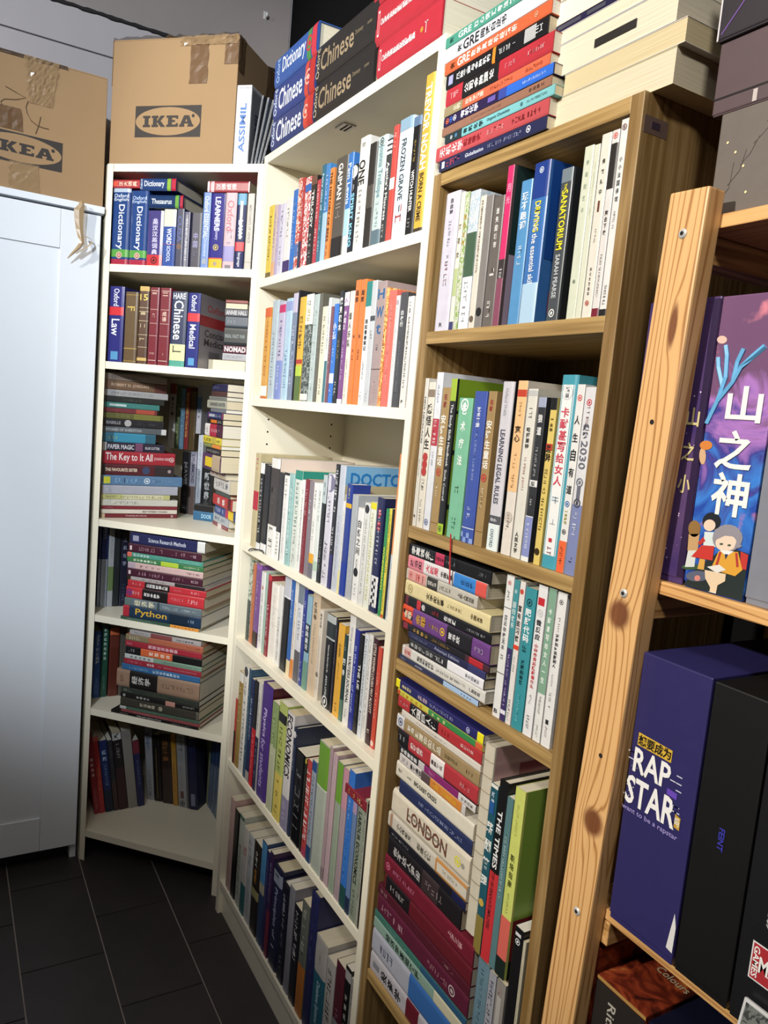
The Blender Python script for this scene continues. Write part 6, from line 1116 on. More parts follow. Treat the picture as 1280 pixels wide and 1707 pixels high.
def build_book(idx, p, items):
    fr, kind, s, t, z, h, d, D, tilt, colr, rough, pat, label = p[:13]
    s, t, z, h, d, D, tilt = [float(x) if x not in ('.', '-.', '') else 0.0 for x in (s, t, z, h, d, D, tilt)]
    (ox, oy), ang = FRAMES[fr]
    ca, sa = math.cos(ang), math.sin(ang)
    flat, flip, hard = kind[0] == 'F', 'F' in kind[1:], 'H' in kind[1:]
    s0 = s + h if flat else s
    t -= 0.0003
    name, cat = 'book', 'book'
    for kw in ('file', 'box', 'booklet'):
        if kw in label.split(',')[0].split():
            name, cat = {'file': ('plastic_file', 'file'), 'box': ('display_box', 'box'), 'booklet': ('booklet', 'booklet')}[kw]
    b = root(name, label, cat, (ox + ca * s0 - sa * d, oy + sa * s0 + ca * d, z + 0.0004))
    sh = label.split(', ')[-1]
    b['group'] = 'books on the ' + sh
    b.rotation_euler = (0, math.radians(-90 if flat else -tilt), ang)
    R = float(rough) if rough else (0.4 if hard else 0.36)
    bt = min(0.0022 if hard else 0.0007, t * 0.2)
    bl = min(0.10 * t if hard else 0.05 * t, 0.004)
    rec = 0.0035 if hard else 0.0006
    cm = cover_mesh(t, D, h, bt, bl, flip)
    link('cover', cm, b, printed(colr, R, pat or None))
    y0, y1 = bl + bt, D - rec
    if flip:
        y0, y1 = rec, D - bl - bt
    box('page_block', bt, t - bt, y0, y1, rec, h - rec, pages_mat(), b)

    def prof(x):
        e_ = min(x, t - x) / t
        return 0.0 if flip or e_ >= 0.16 else (bl * 0.42 * (0.16 - e_) / 0.1 if e_ > 0.06 else bl * (0.42 + 0.58 * (0.06 - e_) / 0.06))
    rr = random.Random(idx * 7 + 1)
    titled = False
    for i, it in enumerate(items):
        k = it[0]
        off = 0.0003 + 0.00011 * i

        def spine(name_, pts, faces, hexc):
            return pyd(name_, [(x, prof(min(max(x, 0), t)) - off, z_) for x, z_ in pts], faces, ink(hexc, R + 0.05), b)
        if k in ('b', 'B'):
            a, c, hx = float(it[1]), float(it[2]), it[3]
            w_ = float(it[4]) if len(it) > 4 else 1.0
            if k == 'b' and w_ == 1.0:
                xs = [0, .06 * t, .16 * t, .84 * t, .94 * t, t]
            else:
                xs = [t / 2 - w_ * t / 2 + w_ * t * q / 5 for q in range(6)]
            za, zc = h * (1 - c), h * (1 - a)
            spine('spine_band' if k == 'b' else 'spine_panel', [(x, za) for x in xs] + [(x, zc) for x in xs], [(q, q + 1, q + 7, q + 6) for q in range(5)], hx)
        elif k == 'k':
            a, c, hx = float(it[1]), float(it[2]), it[3]
            n = 4
            cell = t / n
            rows = max(2, int((c - a) * h / cell))
            pts, fc = [], []
            for r_ in range(rows):
                for q in range(n):
                    if (r_ + q) % 2:
                        zb = h * (1 - c) + r_ * cell
                        m_ = len(pts)
                        pts += [(q * cell, zb), (q * cell + cell, zb), (q * cell + cell, zb + cell), (q * cell, zb + cell)]
                        fc.append((m_, m_ + 1, m_ + 2, m_ + 3))
            spine('checker_print', pts, fc, hx)
        elif k == 'o':
            a, hx, r_ = float(it[1]), it[2], float(it[3]) * t
            a = min(max(a, (r_ + 0.001) / h), 1 - (r_ + 0.001) / h)
            gs = [q * math.pi / 9 for q in range(18)]
            circ = lambda rad: [(t / 2 + rad * math.cos(g), h * (1 - a) + rad * math.sin(g)) for g in gs]
            if float(it[3]) >= 0.33:
                spine('emblem', circ(r_), [tuple(range(18))], hx)
            else:
                # publisher's mark: a ring round a small solid device
                m_ = circ(r_) + circ(r_ * 0.74) + [(t / 2 + r_ * dx, h * (1 - a) + r_ * dz) for dx, dz in ((-.4, -.4), (.1, -.45), (.4, .1), (.15, .45), (-.3, .3))]
                spine('emblem', m_, [(q, (q + 1) % 18, 18 + (q + 1) % 18, 18 + q) for q in range(18)] + [(36, 37, 38, 39, 40)], hx)
        elif k == 't':
            a, c, hx, sz = float(it[1]), float(it[2]), it[3], float(it[4])
            v2, f = fit_text(it[5], (c - a) * h, sz * t)
            spine('author' if titled else 'title', [(t / 2 + y, h * (1 - (a + c) / 2) - x) for x, y in v2], f, hx)
            titled = True
        elif k == 'v':
            a, c, hx, sz = float(it[1]), float(it[2]), it[3], float(it[4])
            cell = (c - a) * h / len(it[5])
            pts, fc = [], []
            for q, ch in enumerate(it[5]):
                v2, f = fit_text(ch, sz * t, cell * 0.86, 1.25)
                m_ = len(pts)
                zc = h * (1 - a) - cell * (q + 0.5)
                pts += [(t / 2 + x, zc + y) for x, y in v2]
                fc += [tuple(m_ + e for e in g) for g in f]
            spine('title' if not titled else 'subtitle', pts, fc, hx)
            titled = True
        elif k == 'h':
            a, c, hx = float(it[1]), float(it[2]), it[3]
            v2, f = fit_text(it[4], 0.8 * t, (c - a) * h, 1.6)
            spine('lettering', [(t / 2 + x, h * (1 - (a + c) / 2) + y) for x, y in v2], f, hx)
        elif k == 'l':
            # a run of lettering too small to read: little upright and level strokes
            a, c, hx, sz = float(it[1]), float(it[2]), it[3], float(it[4])
            ch = max(sz * t * 0.8, 0.0012)
            pos, end = h * (1 - a), h * (1 - c)
            pts, fc = [], []
            st = ch * 0.13
            while pos - ch * 0.7 > end:
                if rr.random() < 0.15:
                    pos -= ch * 0.5
                    continue
                wd = ch * rr.uniform(0.45, 0.75)
                for q in range(rr.choice((2, 3, 3))):
                    if rr.random() < 0.5:
                        zz = pos - wd * rr.random()
                        rect = (t / 2 - ch / 2, t / 2 + ch / 2, zz - st, zz)
                    else:
                        xx = t / 2 + ch * rr.choice((-0.5, 0, 0.5 - 0.13))
                        rect = (xx, xx + st, pos - wd, pos)
                    m_ = len(pts)
                    pts += [(rect[0], rect[2]), (rect[1], rect[2]), (rect[1], rect[3]), (rect[0], rect[3])]
                    fc.append((m_, m_ + 1, m_ + 2, m_ + 3))
                pos -= wd + ch * 0.22
            if pts:
                spine('lettering', pts, fc, hx)
        elif k in ('cb', 'ct', 'co'):
            xo = t + off
            if k == 'cb':
                a, c, ya, yb, hx = float(it[1]), float(it[2]), float(it[3]), float(it[4]), it[5]
                ya, yb = max(ya, bl + 0.0004), min(yb, D - 0.0005)
                pyd('cover_print', [(xo, ya, h * (1 - c)), (xo, yb, h * (1 - c)), (xo, yb, h * (1 - a)), (xo, ya, h * (1 - a))], [(0, 1, 2, 3)], ink(hx, R), b)
            elif k == 'co':
                a, yc, hx, r_ = float(it[1]), float(it[2]), it[3], float(it[4])
                pyd('cover_emblem', [(xo, yc + r_ * math.cos(g), h * (1 - a) + r_ * math.sin(g)) for g in [q * math.pi / 9 for q in range(18)]], [tuple(range(18))], ink(hx, R), b)
            else:
                a, c, ya, yb, hx = float(it[1]), float(it[2]), float(it[3]), float(it[4]), it[5]
                v2, f = fit_text(it[6], yb - ya, (c - a) * h)
                pyd('cover_title', [(xo, (ya + yb) / 2 + x, h * (1 - (a + c) / 2) + y) for x, y in v2], f, ink(hx, R), b)
    return b


for i_, (p, items) in enumerate(DATA):
    build_book(i_, p, items)


def word(name, s_, plane, cu, cv, W_, H_, mat, parent, off, rot=0, stretch=1.6):
    v2, f = fit_text(s_, W_, H_, stretch)
    if rot == 90:
        v2 = [(-y, x) for x, y in v2]
    elif rot == -90:
        v2 = [(y, -x) for x, y in v2]
    return pyd(name, [plane(cu + x, cv + y, off) for x, y in v2], f, mat, parent)


# ---------------------------------------------------------------- language course box and folders on the corner bookcase
cs = root('course_box', 'slim white course box with blue vertical lettering beside the taped cardboard box', 'box', (A[0] + 0.372 * math.cos(LA), A[1] + 0.372 * math.sin(LA), 2.0202), LA)
cw = printed('e4e4e6', 0.4)
box('case', 0, 0.041, 0.0, 0.15, 0, 0.192, cw, cs, 0.0015)
box('lid_seam', -0.0003, 0.0413, 0.0, 0.151, 0.184, 0.1855, ink('a8a8ac'), cs)
word('title', 'ASSIMIL', lambda u_, v_, d_: (u_, -d_, v_), 0.0205, 0.088, 0.12, 0.017, ink('2a6ab8'), cs, 0.0006, 90)
box('side_print', 0.041, 0.0415, 0.004, 0.148, 0.002, 0.182, printed('8d8c92', 0.4), cs)
word('side_title', 'ASSIMIL', lambda u_, v_, d_: (0.0418 + d_, u_, v_), 0.035, 0.08, 0.12, 0.022, ink('3a3c58'), cs, 0.0003, 90)
word('side_title', 'ASSIMIL', lambda u_, v_, d_: (0.0418 + d_, u_, v_), 0.095, 0.11, 0.1, 0.014, ink('4a4a50'), cs, 0.0003, 90)
for q in range(4):
    fo = root('folder', ['dark grey folder leaning on the white course box', 'blue grey folder, second of four leaning folders', 'pale grey folder, third of four leaning folders', 'charcoal folder leaning nearest the blue dictionaries'][q],
              'folder', (A[0] + (0.4185 + 0.0095 * q) * math.cos(LA), A[1] + (0.4185 + 0.0095 * q) * math.sin(LA), 2.0206), LA, 'folders leaning on top of the corner bookcase')
    fo.rotation_euler = (0, math.radians(7 + 2.2 * q), LA)
    hx = ['4a4c54', '6a7484', '8a8c92', '3a3c44'][q]
    hh = [0.17, 0.165, 0.16, 0.15][q]
    box('cover', 0, 0.0055, 0.006, 0.12, 0, hh, printed(hx, 0.3), fo, 0.0005)
    box('inner_sheets', 0.0012, 0.0043, 0.0055, 0.1195, 0.002, hh - 0.001, ink('7c7c80', 0.6), fo)
    box('spine_edge', 0.001, 0.0045, 0.0045, 0.0058, 0.01, hh - 0.01, ink('54565c'), fo)

# ---------------------------------------------------------------- small things on the shelves
tube_c = [(0.19, -0.004, 0.0025), (0.165, 0.002, 0.0045), (0.145, -0.003, 0.003), (0.12, -0.006, 0.001), (0.095, -0.004, -0.006), (0.085, -0.003, -0.012)]
cb_ = tube('cable', [(x, y - 0.001, MZ[2] + 0.0022 + z) for x, y, z in tube_c], 0.0016, ink('1a1a1c', 0.5))
tag(cb_, 'thin black cable curling over the front edge of the wide white bookcase third shelf', 'cable')
rb = []
for i in range(9):
    rb.append((0.9505 + 0.0012 * i + 0.0006 * math.sin(i), -0.0022 - 0.0004 * math.sin(i * 0.9), BZ[1] + 0.008 - 0.0095 * i))
rv, rf = [], []
for i, (x, y, z) in enumerate(rb):
    rv += [(x - 0.0018, y, z), (x + 0.0018, y - 0.0004, z), (x + 0.0018, y + 0.0003, z), (x - 0.0018, y + 0.0006, z)]
    if i:
        q = 4 * i
        rf += [(q - 4, q, q + 1, q - 3), (q - 3, q + 1, q + 2, q - 2), (q - 2, q + 2, q + 3, q - 1), (q - 1, q + 3, q, q - 4)]
tag(pyd('ribbon', rv, rf, ink('c22a2a', 0.6)), 'red ribbon bookmark hanging over the second shelf edge of the brown bookcase', 'ribbon')
# crumpled grey plastic bag on the bottom boards of the brown bookcase
import bmesh
bm = bmesh.new()
bmesh.ops.create_icosphere(bm, subdivisions=4, radius=1)
rr = random.Random(3)
from mathutils import noise as mn
for q in bm.verts:
    n_ = mn.noise(q.co * 2.3) * 0.22 + mn.noise(q.co * 6) * 0.12
    q.co = Vector((q.co.x * 0.075 * (1 + n_), q.co.y * 0.06 * (1 + n_), max(-0.11, q.co.z * 0.11 * (1 + n_))))
me = bpy.data.meshes.new('plastic_bag')
bm.to_mesh(me)
bm.free()
bag = link('plastic_bag', me, None, paint('grey_plastic', '6a686c', 0.3, 0.2, 40))
bag.location = (0.955, 0.09, 0.211)
tag(bag, 'crumpled grey plastic bag in the dark space under the tall pile', 'bag')

# ---------------------------------------------------------------- pine rack with game boxes
pine_z = wood('pine_post', '8a5a30', 'c2925a', 'd2a670', 2, 180, 0.45, rings=820,
              knots=              [((0.031, -0.022, 1.532), 0.006, 4.5), ((0.021, -0.022, 1.215), 0.017, 1.15), ((0.031, -0.022, 0.967), 0.017, 1.1)])
pine_x = wood('pine_board', '94663a', 'bf8e56', 'd0a268', 0, 180, rings=650)
pine_y = wood('pine_rung', '8a6238', 'b48850', 'c89c64', 1, 180)
RB = [1.645, 1.2575, 0.860, 0.46, 0.1]
Rk = root('shelf_rack', 'pine shelf rack with a knotty screwed-on front post, right of the brown bookcase', 'shelf rack', (1.309, 0, 0))
LEAN = math.atan(0.036)
post = box('post', 0.0, 0.049, -0.022, 0.003, 0.0, 1.67, pine_z, Rk, 0.0025)
post.location = (1.2515 - 1.309, 0, 0)
post.rotation_euler = (0, LEAN, 0)
RX0, RX1 = -0.012, 0.9
box('post', 0.0, 0.045, 0.262, 0.287, 0.0, 1.668, pine_z, Rk, 0.0025)
box('post', RX1 - 0.048, RX1, -0.022, 0.003, 0.0, 1.668, pine_z, Rk, 0.0025)
box('post', RX1 - 0.048, RX1, 0.262, 0.287, 0.0, 1.668, pine_z, Rk, 0.0025)
box('back_panel', 0.05, RX1, 0.288, 0.294, 0.05, 1.66, wood('rack_back', '5c4629', '6e5632', '7c633c', 2), Rk)
for zb in RB:
    box('shelf_board', RX0, RX1, 0.0035, 0.2615, zb - 0.0145, zb, pine_x, Rk, 0.0015)
    box('rung', 0.0, 0.03, 0.0035, 0.2615, zb - 0.045, zb - 0.0155, pine_y, Rk, 0.0015)
for sx, sz in ((0.025, 1.626), (0.023, 1.24), (0.029, 0.851)):
    n = 16
    pyd('screw', [(sx + 0.0052 * math.cos(2 * math.pi * k / n), -0.0226, sz + 0.0052 * math.sin(2 * math.pi * k / n)) for k in range(n)] +
        [(sx + 0.0034 * math.cos(2 * math.pi * k / n), -0.0238, sz + 0.0034 * math.sin(2 * math.pi * k / n)) for k in range(n)],
        [(k, (k + 1) % n, n + (k + 1) % n, n + k) for k in range(n)] + [tuple(range(n, 2 * n))], steel, post)
    pyd('screw_slot', [(sx + a * 0.0022, -0.0241, sz + c * 0.0022) for a, c in ((-1, -.35), (-.35, -1), (.35, -1), (1, -.35), (1, .35), (.35, 1), (-.35, 1), (-1, .35))], [tuple(range(8))], hole_m, post)
for sx, sz in ((0.024, 1.431), (0.027, 1.048)):
    n = 12
    pyd('pilot_hole', [(sx + 0.0028 * math.cos(2 * math.pi * k / n), -0.0224, sz + 0.0028 * math.sin(2 * math.pi * k / n)) for k in range(n)], [tuple(range(n))], hole_m, post)


def game_box(name, label, x0, x1, z0, z1, hexc, y0=0.008, depth=0.24, rough=0.35, mat=None, dx=0.0):
    x0, x1, z1 = x0 + dx, x1 + dx, z1 + 0.46 * dx
    g = root(name, label, 'game box', ((x0 + x1) / 2, y0, z0 + 0.0003), 0, 'boxes on the pine rack')
    w_, h_ = x1 - x0, z1 - z0
    m = mat or printed(hexc, rough)
    box('box_base', -w_ / 2 + 0.001, w_ / 2 - 0.001, 0.001, depth - 0.001, 0, h_ - 0.001, m, g, 0.001)
    box('box_lid', -w_ / 2, w_ / 2, 0, depth, h_ * 0.02, h_, m, g, 0.0015)
    return g, (lambda u_, v_, d_: (u_ + dx - (x0 + x1) / 2, -d_, v_ + (0.0065 + (1.17 - v_) * 0.0258 if dx else 0) - z0))


def shape(name, pts, plane, off, hexc, parent):
    return pyd(name, [plane(u_, v_, off) for u_, v_ in pts], [tuple(range(len(pts)))], ink(hexc, 0.4), parent)


def blob(cx, cy, rx, ry, n=18, a0=0.0, a1=2 * math.pi):
    return [(cx + rx * math.cos(a0 + (a1 - a0) * k / n), cy + ry * math.sin(a0 + (a1 - a0) * k / n)) for k in range(n + (0 if a1 - a0 > 6.2 else 1))]


# painted night-sky print
m, nt, b_ = new_mat('painted_sky')
v = coords(nt, (1, 1, 1))
n1 = N(nt, 'ShaderNodeTexNoise', i_Scale=13.0, i_Detail=5.0, i_Distortion=1.6)
nt.links.new(v, n1.inputs['Vector'])
sx_ = N(nt, 'ShaderNodeSeparateXYZ')
nt.links.new(v, sx_.inputs[0])
ad = N(nt, 'ShaderNodeMath', operation='MULTIPLY_ADD')
nt.links.new(sx_.outputs['Z'], ad.inputs[0])
ad.inputs[1].default_value = 2.2
nt.links.new(n1.outputs['Fac'], ad.inputs[2])
cr = ramp(nt, ad.outputs[0], [(0.30, lin('121a34')), (0.52, lin('24459a')), (0.66, lin('3a78c8')), (0.78, lin('3a3a86')), (0.9, lin('a070b4')), (1.0, lin('6a4a6a'))])
n2 = N(nt, 'ShaderNodeTexNoise', i_Scale=30.0, i_Detail=3.0)
nt.links.new(v, n2.inputs['Vector'])
col = mixc(nt, ramp(nt, n2.outputs['Fac'], [(0.62, (0, 0, 0)), (0.75, (1, 1, 1))]), cr, lin('c87a8a'))
nt.links.new(col, b_.inputs['Base Color'])
b_.inputs['Roughness'].default_value = 0.3
sky_print = m
m, nt, b_ = new_mat('starry_purple')
v = coords(nt, (1, 1, 1))
vo = N(nt, 'ShaderNodeTexVoronoi', i_Scale=110.0)
nt.links.new(v, vo.inputs['Vector'])
n1 = N(nt, 'ShaderNodeTexNoise', i_Scale=9.0, i_Detail=3.0)
nt.links.new(v, n1.inputs['Vector'])
base = ramp(nt, n1.outputs['Fac'], [(0.35, lin('35265c')), (0.65, lin('5c4468'))])
col = mixc(nt, ramp(nt, vo.outputs['Distance'], [(0.08, (1, 1, 1)), (0.11, (0, 0, 0))]), base, lin('d8c8dc'))
nt.links.new(col, b_.inputs['Base Color'])
b_.inputs['Roughness'].default_value = 0.3
star_print = m
Z1 = RB[1]
g, pl = game_box('game_box', 'narrow purple starry game box half hidden behind the pine post', 1.2735, 1.3665, Z1, 1.5635, None, 0.012, 0.24, 0.3, star_print)
shape('dark_edge', [(1.358, Z1 + 0.008), (1.3662, Z1 + 0.008), (1.3662, 1.561), (1.358, 1.561)], pl, 0.0006, '2a1840', g)
gold = ink('d8c890')
for q, (cz, ch) in enumerate(((1.438, '山'), (1.401, '之'), (1.366, '小'))):
    word('title', ch, pl, 1.352, cz, 0.016, 0.02, gold, g, 0.0009)
g, pl = game_box('game_box', 'painted game box with large white characters, a blue antler and seated children', 1.3695, 1.4405, Z1, 1.562, None, 0.01, 0.24, 0.3, sky_print)
wh = ink('f4f2f0')
word('title', '山', pl, 1.412, 1.453, 0.040, 0.036, wh, g, 0.0012)
word('title', '之', pl, 1.408, 1.407, 0.042, 0.040, wh, g, 0.0012)
word('title', '神', pl, 1.410, 1.362, 0.042, 0.044, wh, g, 0.0012)
for pts in ([(1.371, 1.432), (1.38, 1.455), (1.386, 1.48), (1.384, 1.502), (1.381, 1.512)], [(1.38, 1.455), (1.395, 1.475), (1.402, 1.49), (1.413, 1.5), (1.425, 1.51)], [(1.395, 1.475), (1.397, 1.495), (1.402, 1.508)], [(1.384, 1.47), (1.376, 1.49), (1.374, 1.5)]):
    tube('antler', [pl(a, c, 0.0002) for a, c in pts], 0.0028, ink('6ab4e4'), g, 5)


def art(x, y):
    """place a drawing point on the front of the painted box"""
    xl = 410 - 0.1333 * (y - 70)
    f_ = (x - xl) / (206 + 74 * (y - 70) / 1350)
    yt, yb = 70 - 20 * f_, 1420 + 80 * f_
    return (min(1.3695 + 0.071 * f_, 1.4403), max(1.2592, 1.258 + 0.304 * (1 - (y - yt) / (yb - yt))))


def blot(cx, cy, rx, ry, n=18, a0=0.0, a1=2 * math.pi):
    return [art(x, y) for x, y in blob(cx, cy, rx, ry, n, a0, a1)][::-1]


def patch(*pts):
    return [art(x, y) for x, y in pts]


drawing = [
    (patch((232, 1425), (320, 1452), (505, 1498), (530, 1270), (430, 1230), (300, 1330)), '26302f', 1),
    (blot(300, 1375, 55, 26), '5f6478', 2), (blot(300, 1385, 14, 14), 'd88a80', 3),
    (blot(270, 1330, 45, 14), '3c5a3c', 2),
    (blot(284, 1145, 28, 40), '94703f', 3), (patch((258, 1170), (308, 1170), (300, 1250), (252, 1250)), 'c8a070', 3), (patch((255, 1250), (295, 1250), (285, 1330), (240, 1330)), 'd8dcd8', 3),
    (blot(360, 1112, 40, 44), '20242c', 4), (blot(352, 1130, 26, 28), 'f0d4bc', 5), (patch((330, 1160), (385, 1165), (380, 1235), (325, 1230)), 'dce6e6', 4),
    (patch((325, 1185), (300, 1215), (312, 1225), (335, 1205)), 'c03830', 5), (patch((318, 1225), (375, 1230), (368, 1300), (270, 1280)), 'cc3a32', 5), (patch((310, 1290), (335, 1295), (330, 1345), (300, 1340)), 'dca850', 4),
    (blot(430, 1192, 64, 66), '98929a', 6), (blot(425, 1215, 45, 40), 'f0d6c0', 7), (patch((372, 1205), (376, 1150), (425, 1128), (480, 1150), (488, 1220), (466, 1185), (420, 1180)), '98929a', 8),
    (patch((470, 1205), (494, 1230), (480, 1240), (462, 1235)), '98929a', 8), (blot(406, 1220, 8, 5), '4a5a40', 9), (blot(440, 1226, 8, 5), '4a5a40', 9),
    (patch((488, 1255), (530, 1275), (520, 1345), (490, 1340)), 'c43a34', 6), (patch((395, 1255), (478, 1258), (500, 1345), (470, 1375), (362, 1340)), 'e2a53c', 7),
    (patch((400, 1250), (460, 1255), (430, 1280)), 'f2f2ee', 8), (patch((422, 1268), (438, 1270), (426, 1295)), '2a3a5a', 9), (patch((398, 1258), (408, 1260), (392, 1330), (382, 1325)), 'b83a34', 8), (patch((466, 1262), (476, 1262), (484, 1330), (474, 1332)), 'b83a34', 8),
    (patch((345, 1330), (400, 1320), (430, 1345), (390, 1360)), 'e8e4dc', 9), (patch((335, 1345), (430, 1365), (428, 1400), (395, 1420), (388, 1470), (358, 1468), (362, 1430), (338, 1385)), 'ead0ae', 8),
    (patch((352, 1450), (390, 1455), (385, 1475), (350, 1472)), 'e4e0d8', 9),
    (blot(335, 750, 26, 22), 'd8843c', 3), (blot(320, 800, 14, 40), 'd8b088', 2), (blot(402, 265, 18, 18), 'e8c0b0', 2)]
for pts, hx, lv_ in drawing:
    shape('illustration', pts, pl, 0.0003 + 0.00009 * lv_, hx, g)
g, pl = game_box('game_box', 'plain pale grey game box right of the painted one', 1.4425, 1.56, Z1, 1.56, '8a8c98', 0.01)
g, pl = game_box('game_box', 'plain dark box on the middle board of the pine rack, right end', 1.563, 1.70, Z1, 1.55, '3a3a44', 0.01)
Z2 = RB[2]
g, pl = game_box('game_box', 'big dark blue box with white pixel lettering on the pine rack', 1.3297, 1.4185, Z2, 1.171, '2e2a66', -0.006, 0.245, 0.4, None, 0.0141)
word('title', '想要成为', pl, 1.361, 1.0705, 0.044, 0.0125, ink('1a1612'), g, 0.0011)
shape('title_patch', [(1.338, 1.0635), (1.384, 1.0625), (1.384, 1.0765), (1.338, 1.0785)], pl, 0.0006, 'd8b040', g)
word('title', 'RAP', pl, 1.361, 1.046, 0.05, 0.029, wh, g, 0.0009, 0, 2.0)
word('title', 'STAR', pl, 1.3645, 1.009, 0.068, 0.034, wh, g, 0.0009, 0, 2.0)
rr = random.Random(11)
for q in range(26):
    zz = rr.choice((1.0, 1.006, 1.012, 1.018, 1.036, 1.044, 1.052))
    xx = rr.choice((1.329, 1.334, 1.386, 1.394)) + rr.uniform(-0.002, 0.002)
    shape('glitch_dash', [(xx, zz), (xx + 0.007, zz), (xx + 0.007, zz + 0.0012), (xx, zz + 0.0012)], pl, 0.0008, 'd8d8e8', g)
shape('purple_tag', [(1.384, 1.027), (1.397, 1.026), (1.397, 1.033), (1.384, 1.034)], pl, 0.0008, '6a4ab8', g)
shape('end_patch', [(1.398, 0.996), (1.405, 0.995), (1.405, 1.009), (1.398, 1.011)], pl, 0.0007, 'c8a040', g)
word('title', '吗', pl, 1.4015, 1.003, 0.006, 0.011, ink('f0e8d0'), g, 0.0011)
word('subtitle', 'want to be a rapstar', pl, 1.3665, 0.985, 0.076, 0.0075, ink('a094d0'), g, 0.0008)
shape('torn_corner', [(1.4095, 0.862), (1.4175, 0.86), (1.418, 0.89), (1.4145, 0.905), (1.412, 0.885)], pl, 0.0007, 'e4e2e0', g)
g, pl = game_box('game_box', 'tall black box with a small blue mark on the pine rack', 1.4215, 1.4845, Z2, 1.1695, '171616', -0.006, 0.24, 0.4, None, 0.0141)
word('mark', 'FEINT', pl, 1.453, 1.012, 0.024, 0.0065, ink('3a3aa8'), g, 0.0007, -90)
g, pl = game_box('game_box', 'black box with a red and white sticker on the pine rack', 1.4875, 1.60, Z2, 1.165, '1c1c20', -0.007, 0.24, 0.35, None, 0.0141)
word('mark', '电影', pl, 1.517, 0.965, 0.022, 0.012, ink('b4b4b4'), g, 0.0007, -90)
shape('sticker', [(1.5015, 0.897), (1.545, 0.897), (1.545, 0.936), (1.5015, 0.936)], pl, 0.0006, 'e4e0e0', g)
shape('sticker', [(1.503, 0.8985), (1.5435, 0.8985), (1.5435, 0.9345), (1.503, 0.9345)], pl, 0.0008, 'b03038', g)
word('sticker_lettering', 'GAMES', pl, 1.507, 0.9165, 0.032, 0.006, wh, g, 0.001, -90)
word('sticker_lettering', 'MALL', pl, 1.527, 0.9165, 0.033, 0.03, wh, g, 0.001)
g = root('picture_card', 'small framed grey picture leaning in front of the black boxes', 'picture', (1.520, -0.022, Z2 + 0.0005))
g.rotation_euler = (math.radians(-12), 0, 0)
box('frame', 0, 0.075, 0.0, 0.004, 0, 0.035, printed('d8d8d8', 0.4), g, 0.0008)
box('picture', 0.003, 0.072, -0.0005, 0.0, 0.003, 0.032, printed('7a807c', 0.3, '3a3c3c'), g)
# top of the rack
Z0 = RB[0]
g, pl = game_box('game_box', 'grey brown box with a faint map print on the top board of the pine rack', 1.3295, 1.46, Z0, 1.753, '6e645c', 0.02, 0.22, 0.5)
for q in range(5):
    tube('map_line', [pl(1.336 + 0.012 * q, 1.66 + 0.018 * q, 0.0002), pl(1.35 + 0.01 * q, 1.675 + 0.015 * q, 0.0002), pl(1.352 + 0.013 * q, 1.70 + 0.01 * q, 0.0002)], 0.0004, ink('585048'), g, 4)
for a, c in ((1.3415, 1.722), (1.3525, 1.71), (1.364, 1.694), (1.371, 1.667)):
    shape('light_dot', blob(a, c, 0.0014, 0.0014, 10), pl, 0.0006, 'f0dca8', g)
tray = game_box('game_box', 'dull maroon flat box with a pale strip, above the map print box', 1.3145, 1.46, 1.7545, 1.828, '5c484c', 0.022, 0.23, 0.45)
shape('lid_gap', [(1.3145, 1.7705), (1.46, 1.7705), (1.46, 1.7725), (1.3145, 1.7725)], tray[1], 0.0004, '1c1416', tray[0])
shape('pale_strip', [(1.362, 1.757), (1.367, 1.757), (1.367, 1.769), (1.362, 1.769)], tray[1], 0.0005, 'c4b8b4', tray[0])
g, pl = game_box('game_box', 'dark box with a purple ribbon print, topmost on the pine rack', 1.3115, 1.46, 1.829, 1.93, '2e2830', 0.018, 0.23, 0.4)
shape('white_edge', [(1.3117, 1.83), (1.3137, 1.83), (1.3137, 1.929), (1.3117, 1.929)], pl, 0.0005, 'd4d0d4', g)
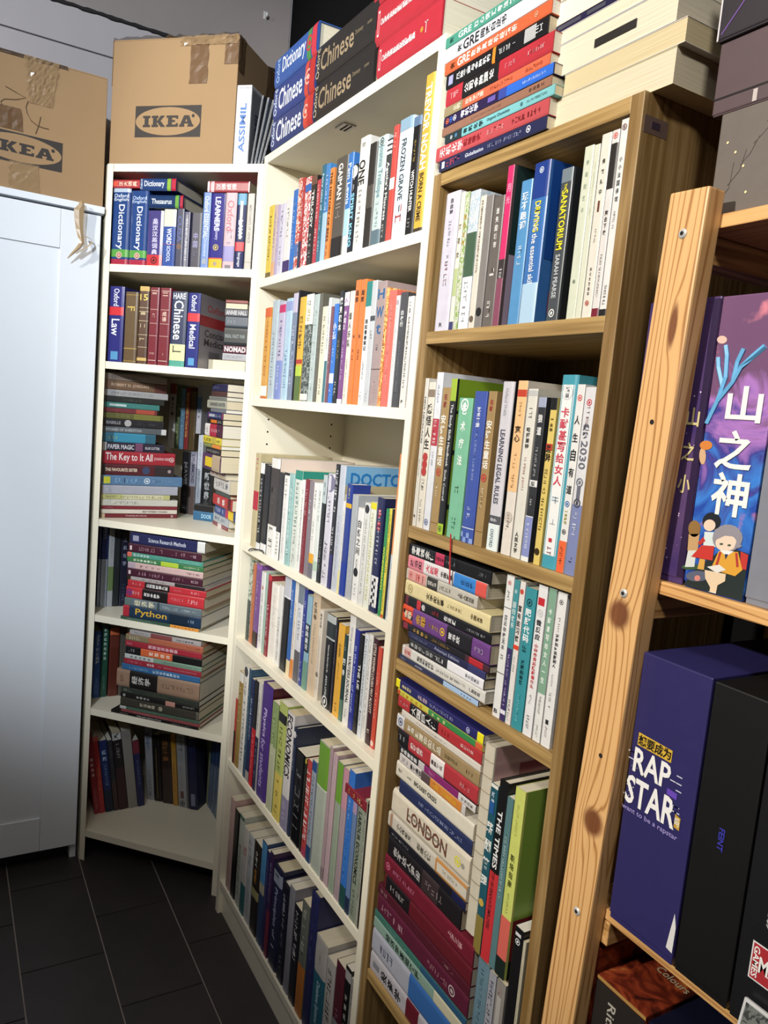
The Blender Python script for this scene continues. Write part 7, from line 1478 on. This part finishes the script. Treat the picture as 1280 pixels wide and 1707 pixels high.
shape('ribbon_print', [(1.316, 1.836), (1.317, 1.835), (1.372, 1.894), (1.371, 1.895)], pl, 0.0005, '7a54a0', g)
shape('ribbon_print', [(1.366, 1.888), (1.376, 1.884), (1.384, 1.9), (1.372, 1.904)], pl, 0.0006, '9a74c8', g)
# lower board
m, nt, b_ = new_mat('painted_red')
v = coords(nt, (1, 1, 1))
n1 = N(nt, 'ShaderNodeTexNoise', i_Scale=22.0, i_Detail=4.0, i_Distortion=2.0)
nt.links.new(v, n1.inputs['Vector'])
nt.links.new(ramp(nt, n1.outputs['Fac'], [(0.3, lin('1c100c')), (0.45, lin('5a2014')), (0.58, lin('8a3a20')), (0.72, lin('b07a3a'))]), b_.inputs['Base Color'])
b_.inputs['Roughness'].default_value = 0.25
red_print = m
Z3 = RB[3]
g, pl = game_box('game_box', 'dark box with a painted red lid under the lower board of the pine rack', 1.328, 1.402, Z3, 0.772, None, 0.008, 0.235, 0.25, red_print)
shape('front_print', [(1.3285, Z3 + 0.004), (1.4015, Z3 + 0.004), (1.4015, 0.766), (1.3285, 0.766)], pl, 0.0006, '2a2624', g)
shape('gold_edge', [(1.328, 0.767), (1.402, 0.767), (1.402, 0.7715), (1.328, 0.7715)], pl, 0.0007, 'b08a4c', g)
word('title', 'Ritual', pl, 1.355, 0.725, 0.05, 0.012, ink('b8b4a8'), g, 0.001, -90)
shape('front_print', [(1.37, 0.62), (1.398, 0.62), (1.396, 0.73), (1.385, 0.74)], pl, 0.0009, '6a7a68', g)
word('title', 'Colours', lambda u_, v_, d_: (u_ - 1.365, v_ - 0.008, 0.772 - Z3 + d_), 1.375, 0.085, 0.045, 0.012, ink('b4a88c'), g, 0.0006)
g, pl = game_box('game_box', 'dark navy box right of the painted red box on the lower board', 1.405, 1.50, Z3, 0.77, '12162e', 0.008, 0.235, 0.3)
g, pl = game_box('game_box', 'dark brown painted box tucked left behind the pine post', 1.268, 1.3255, Z3, 0.80, None, 0.01, 0.235, 0.25, red_print)
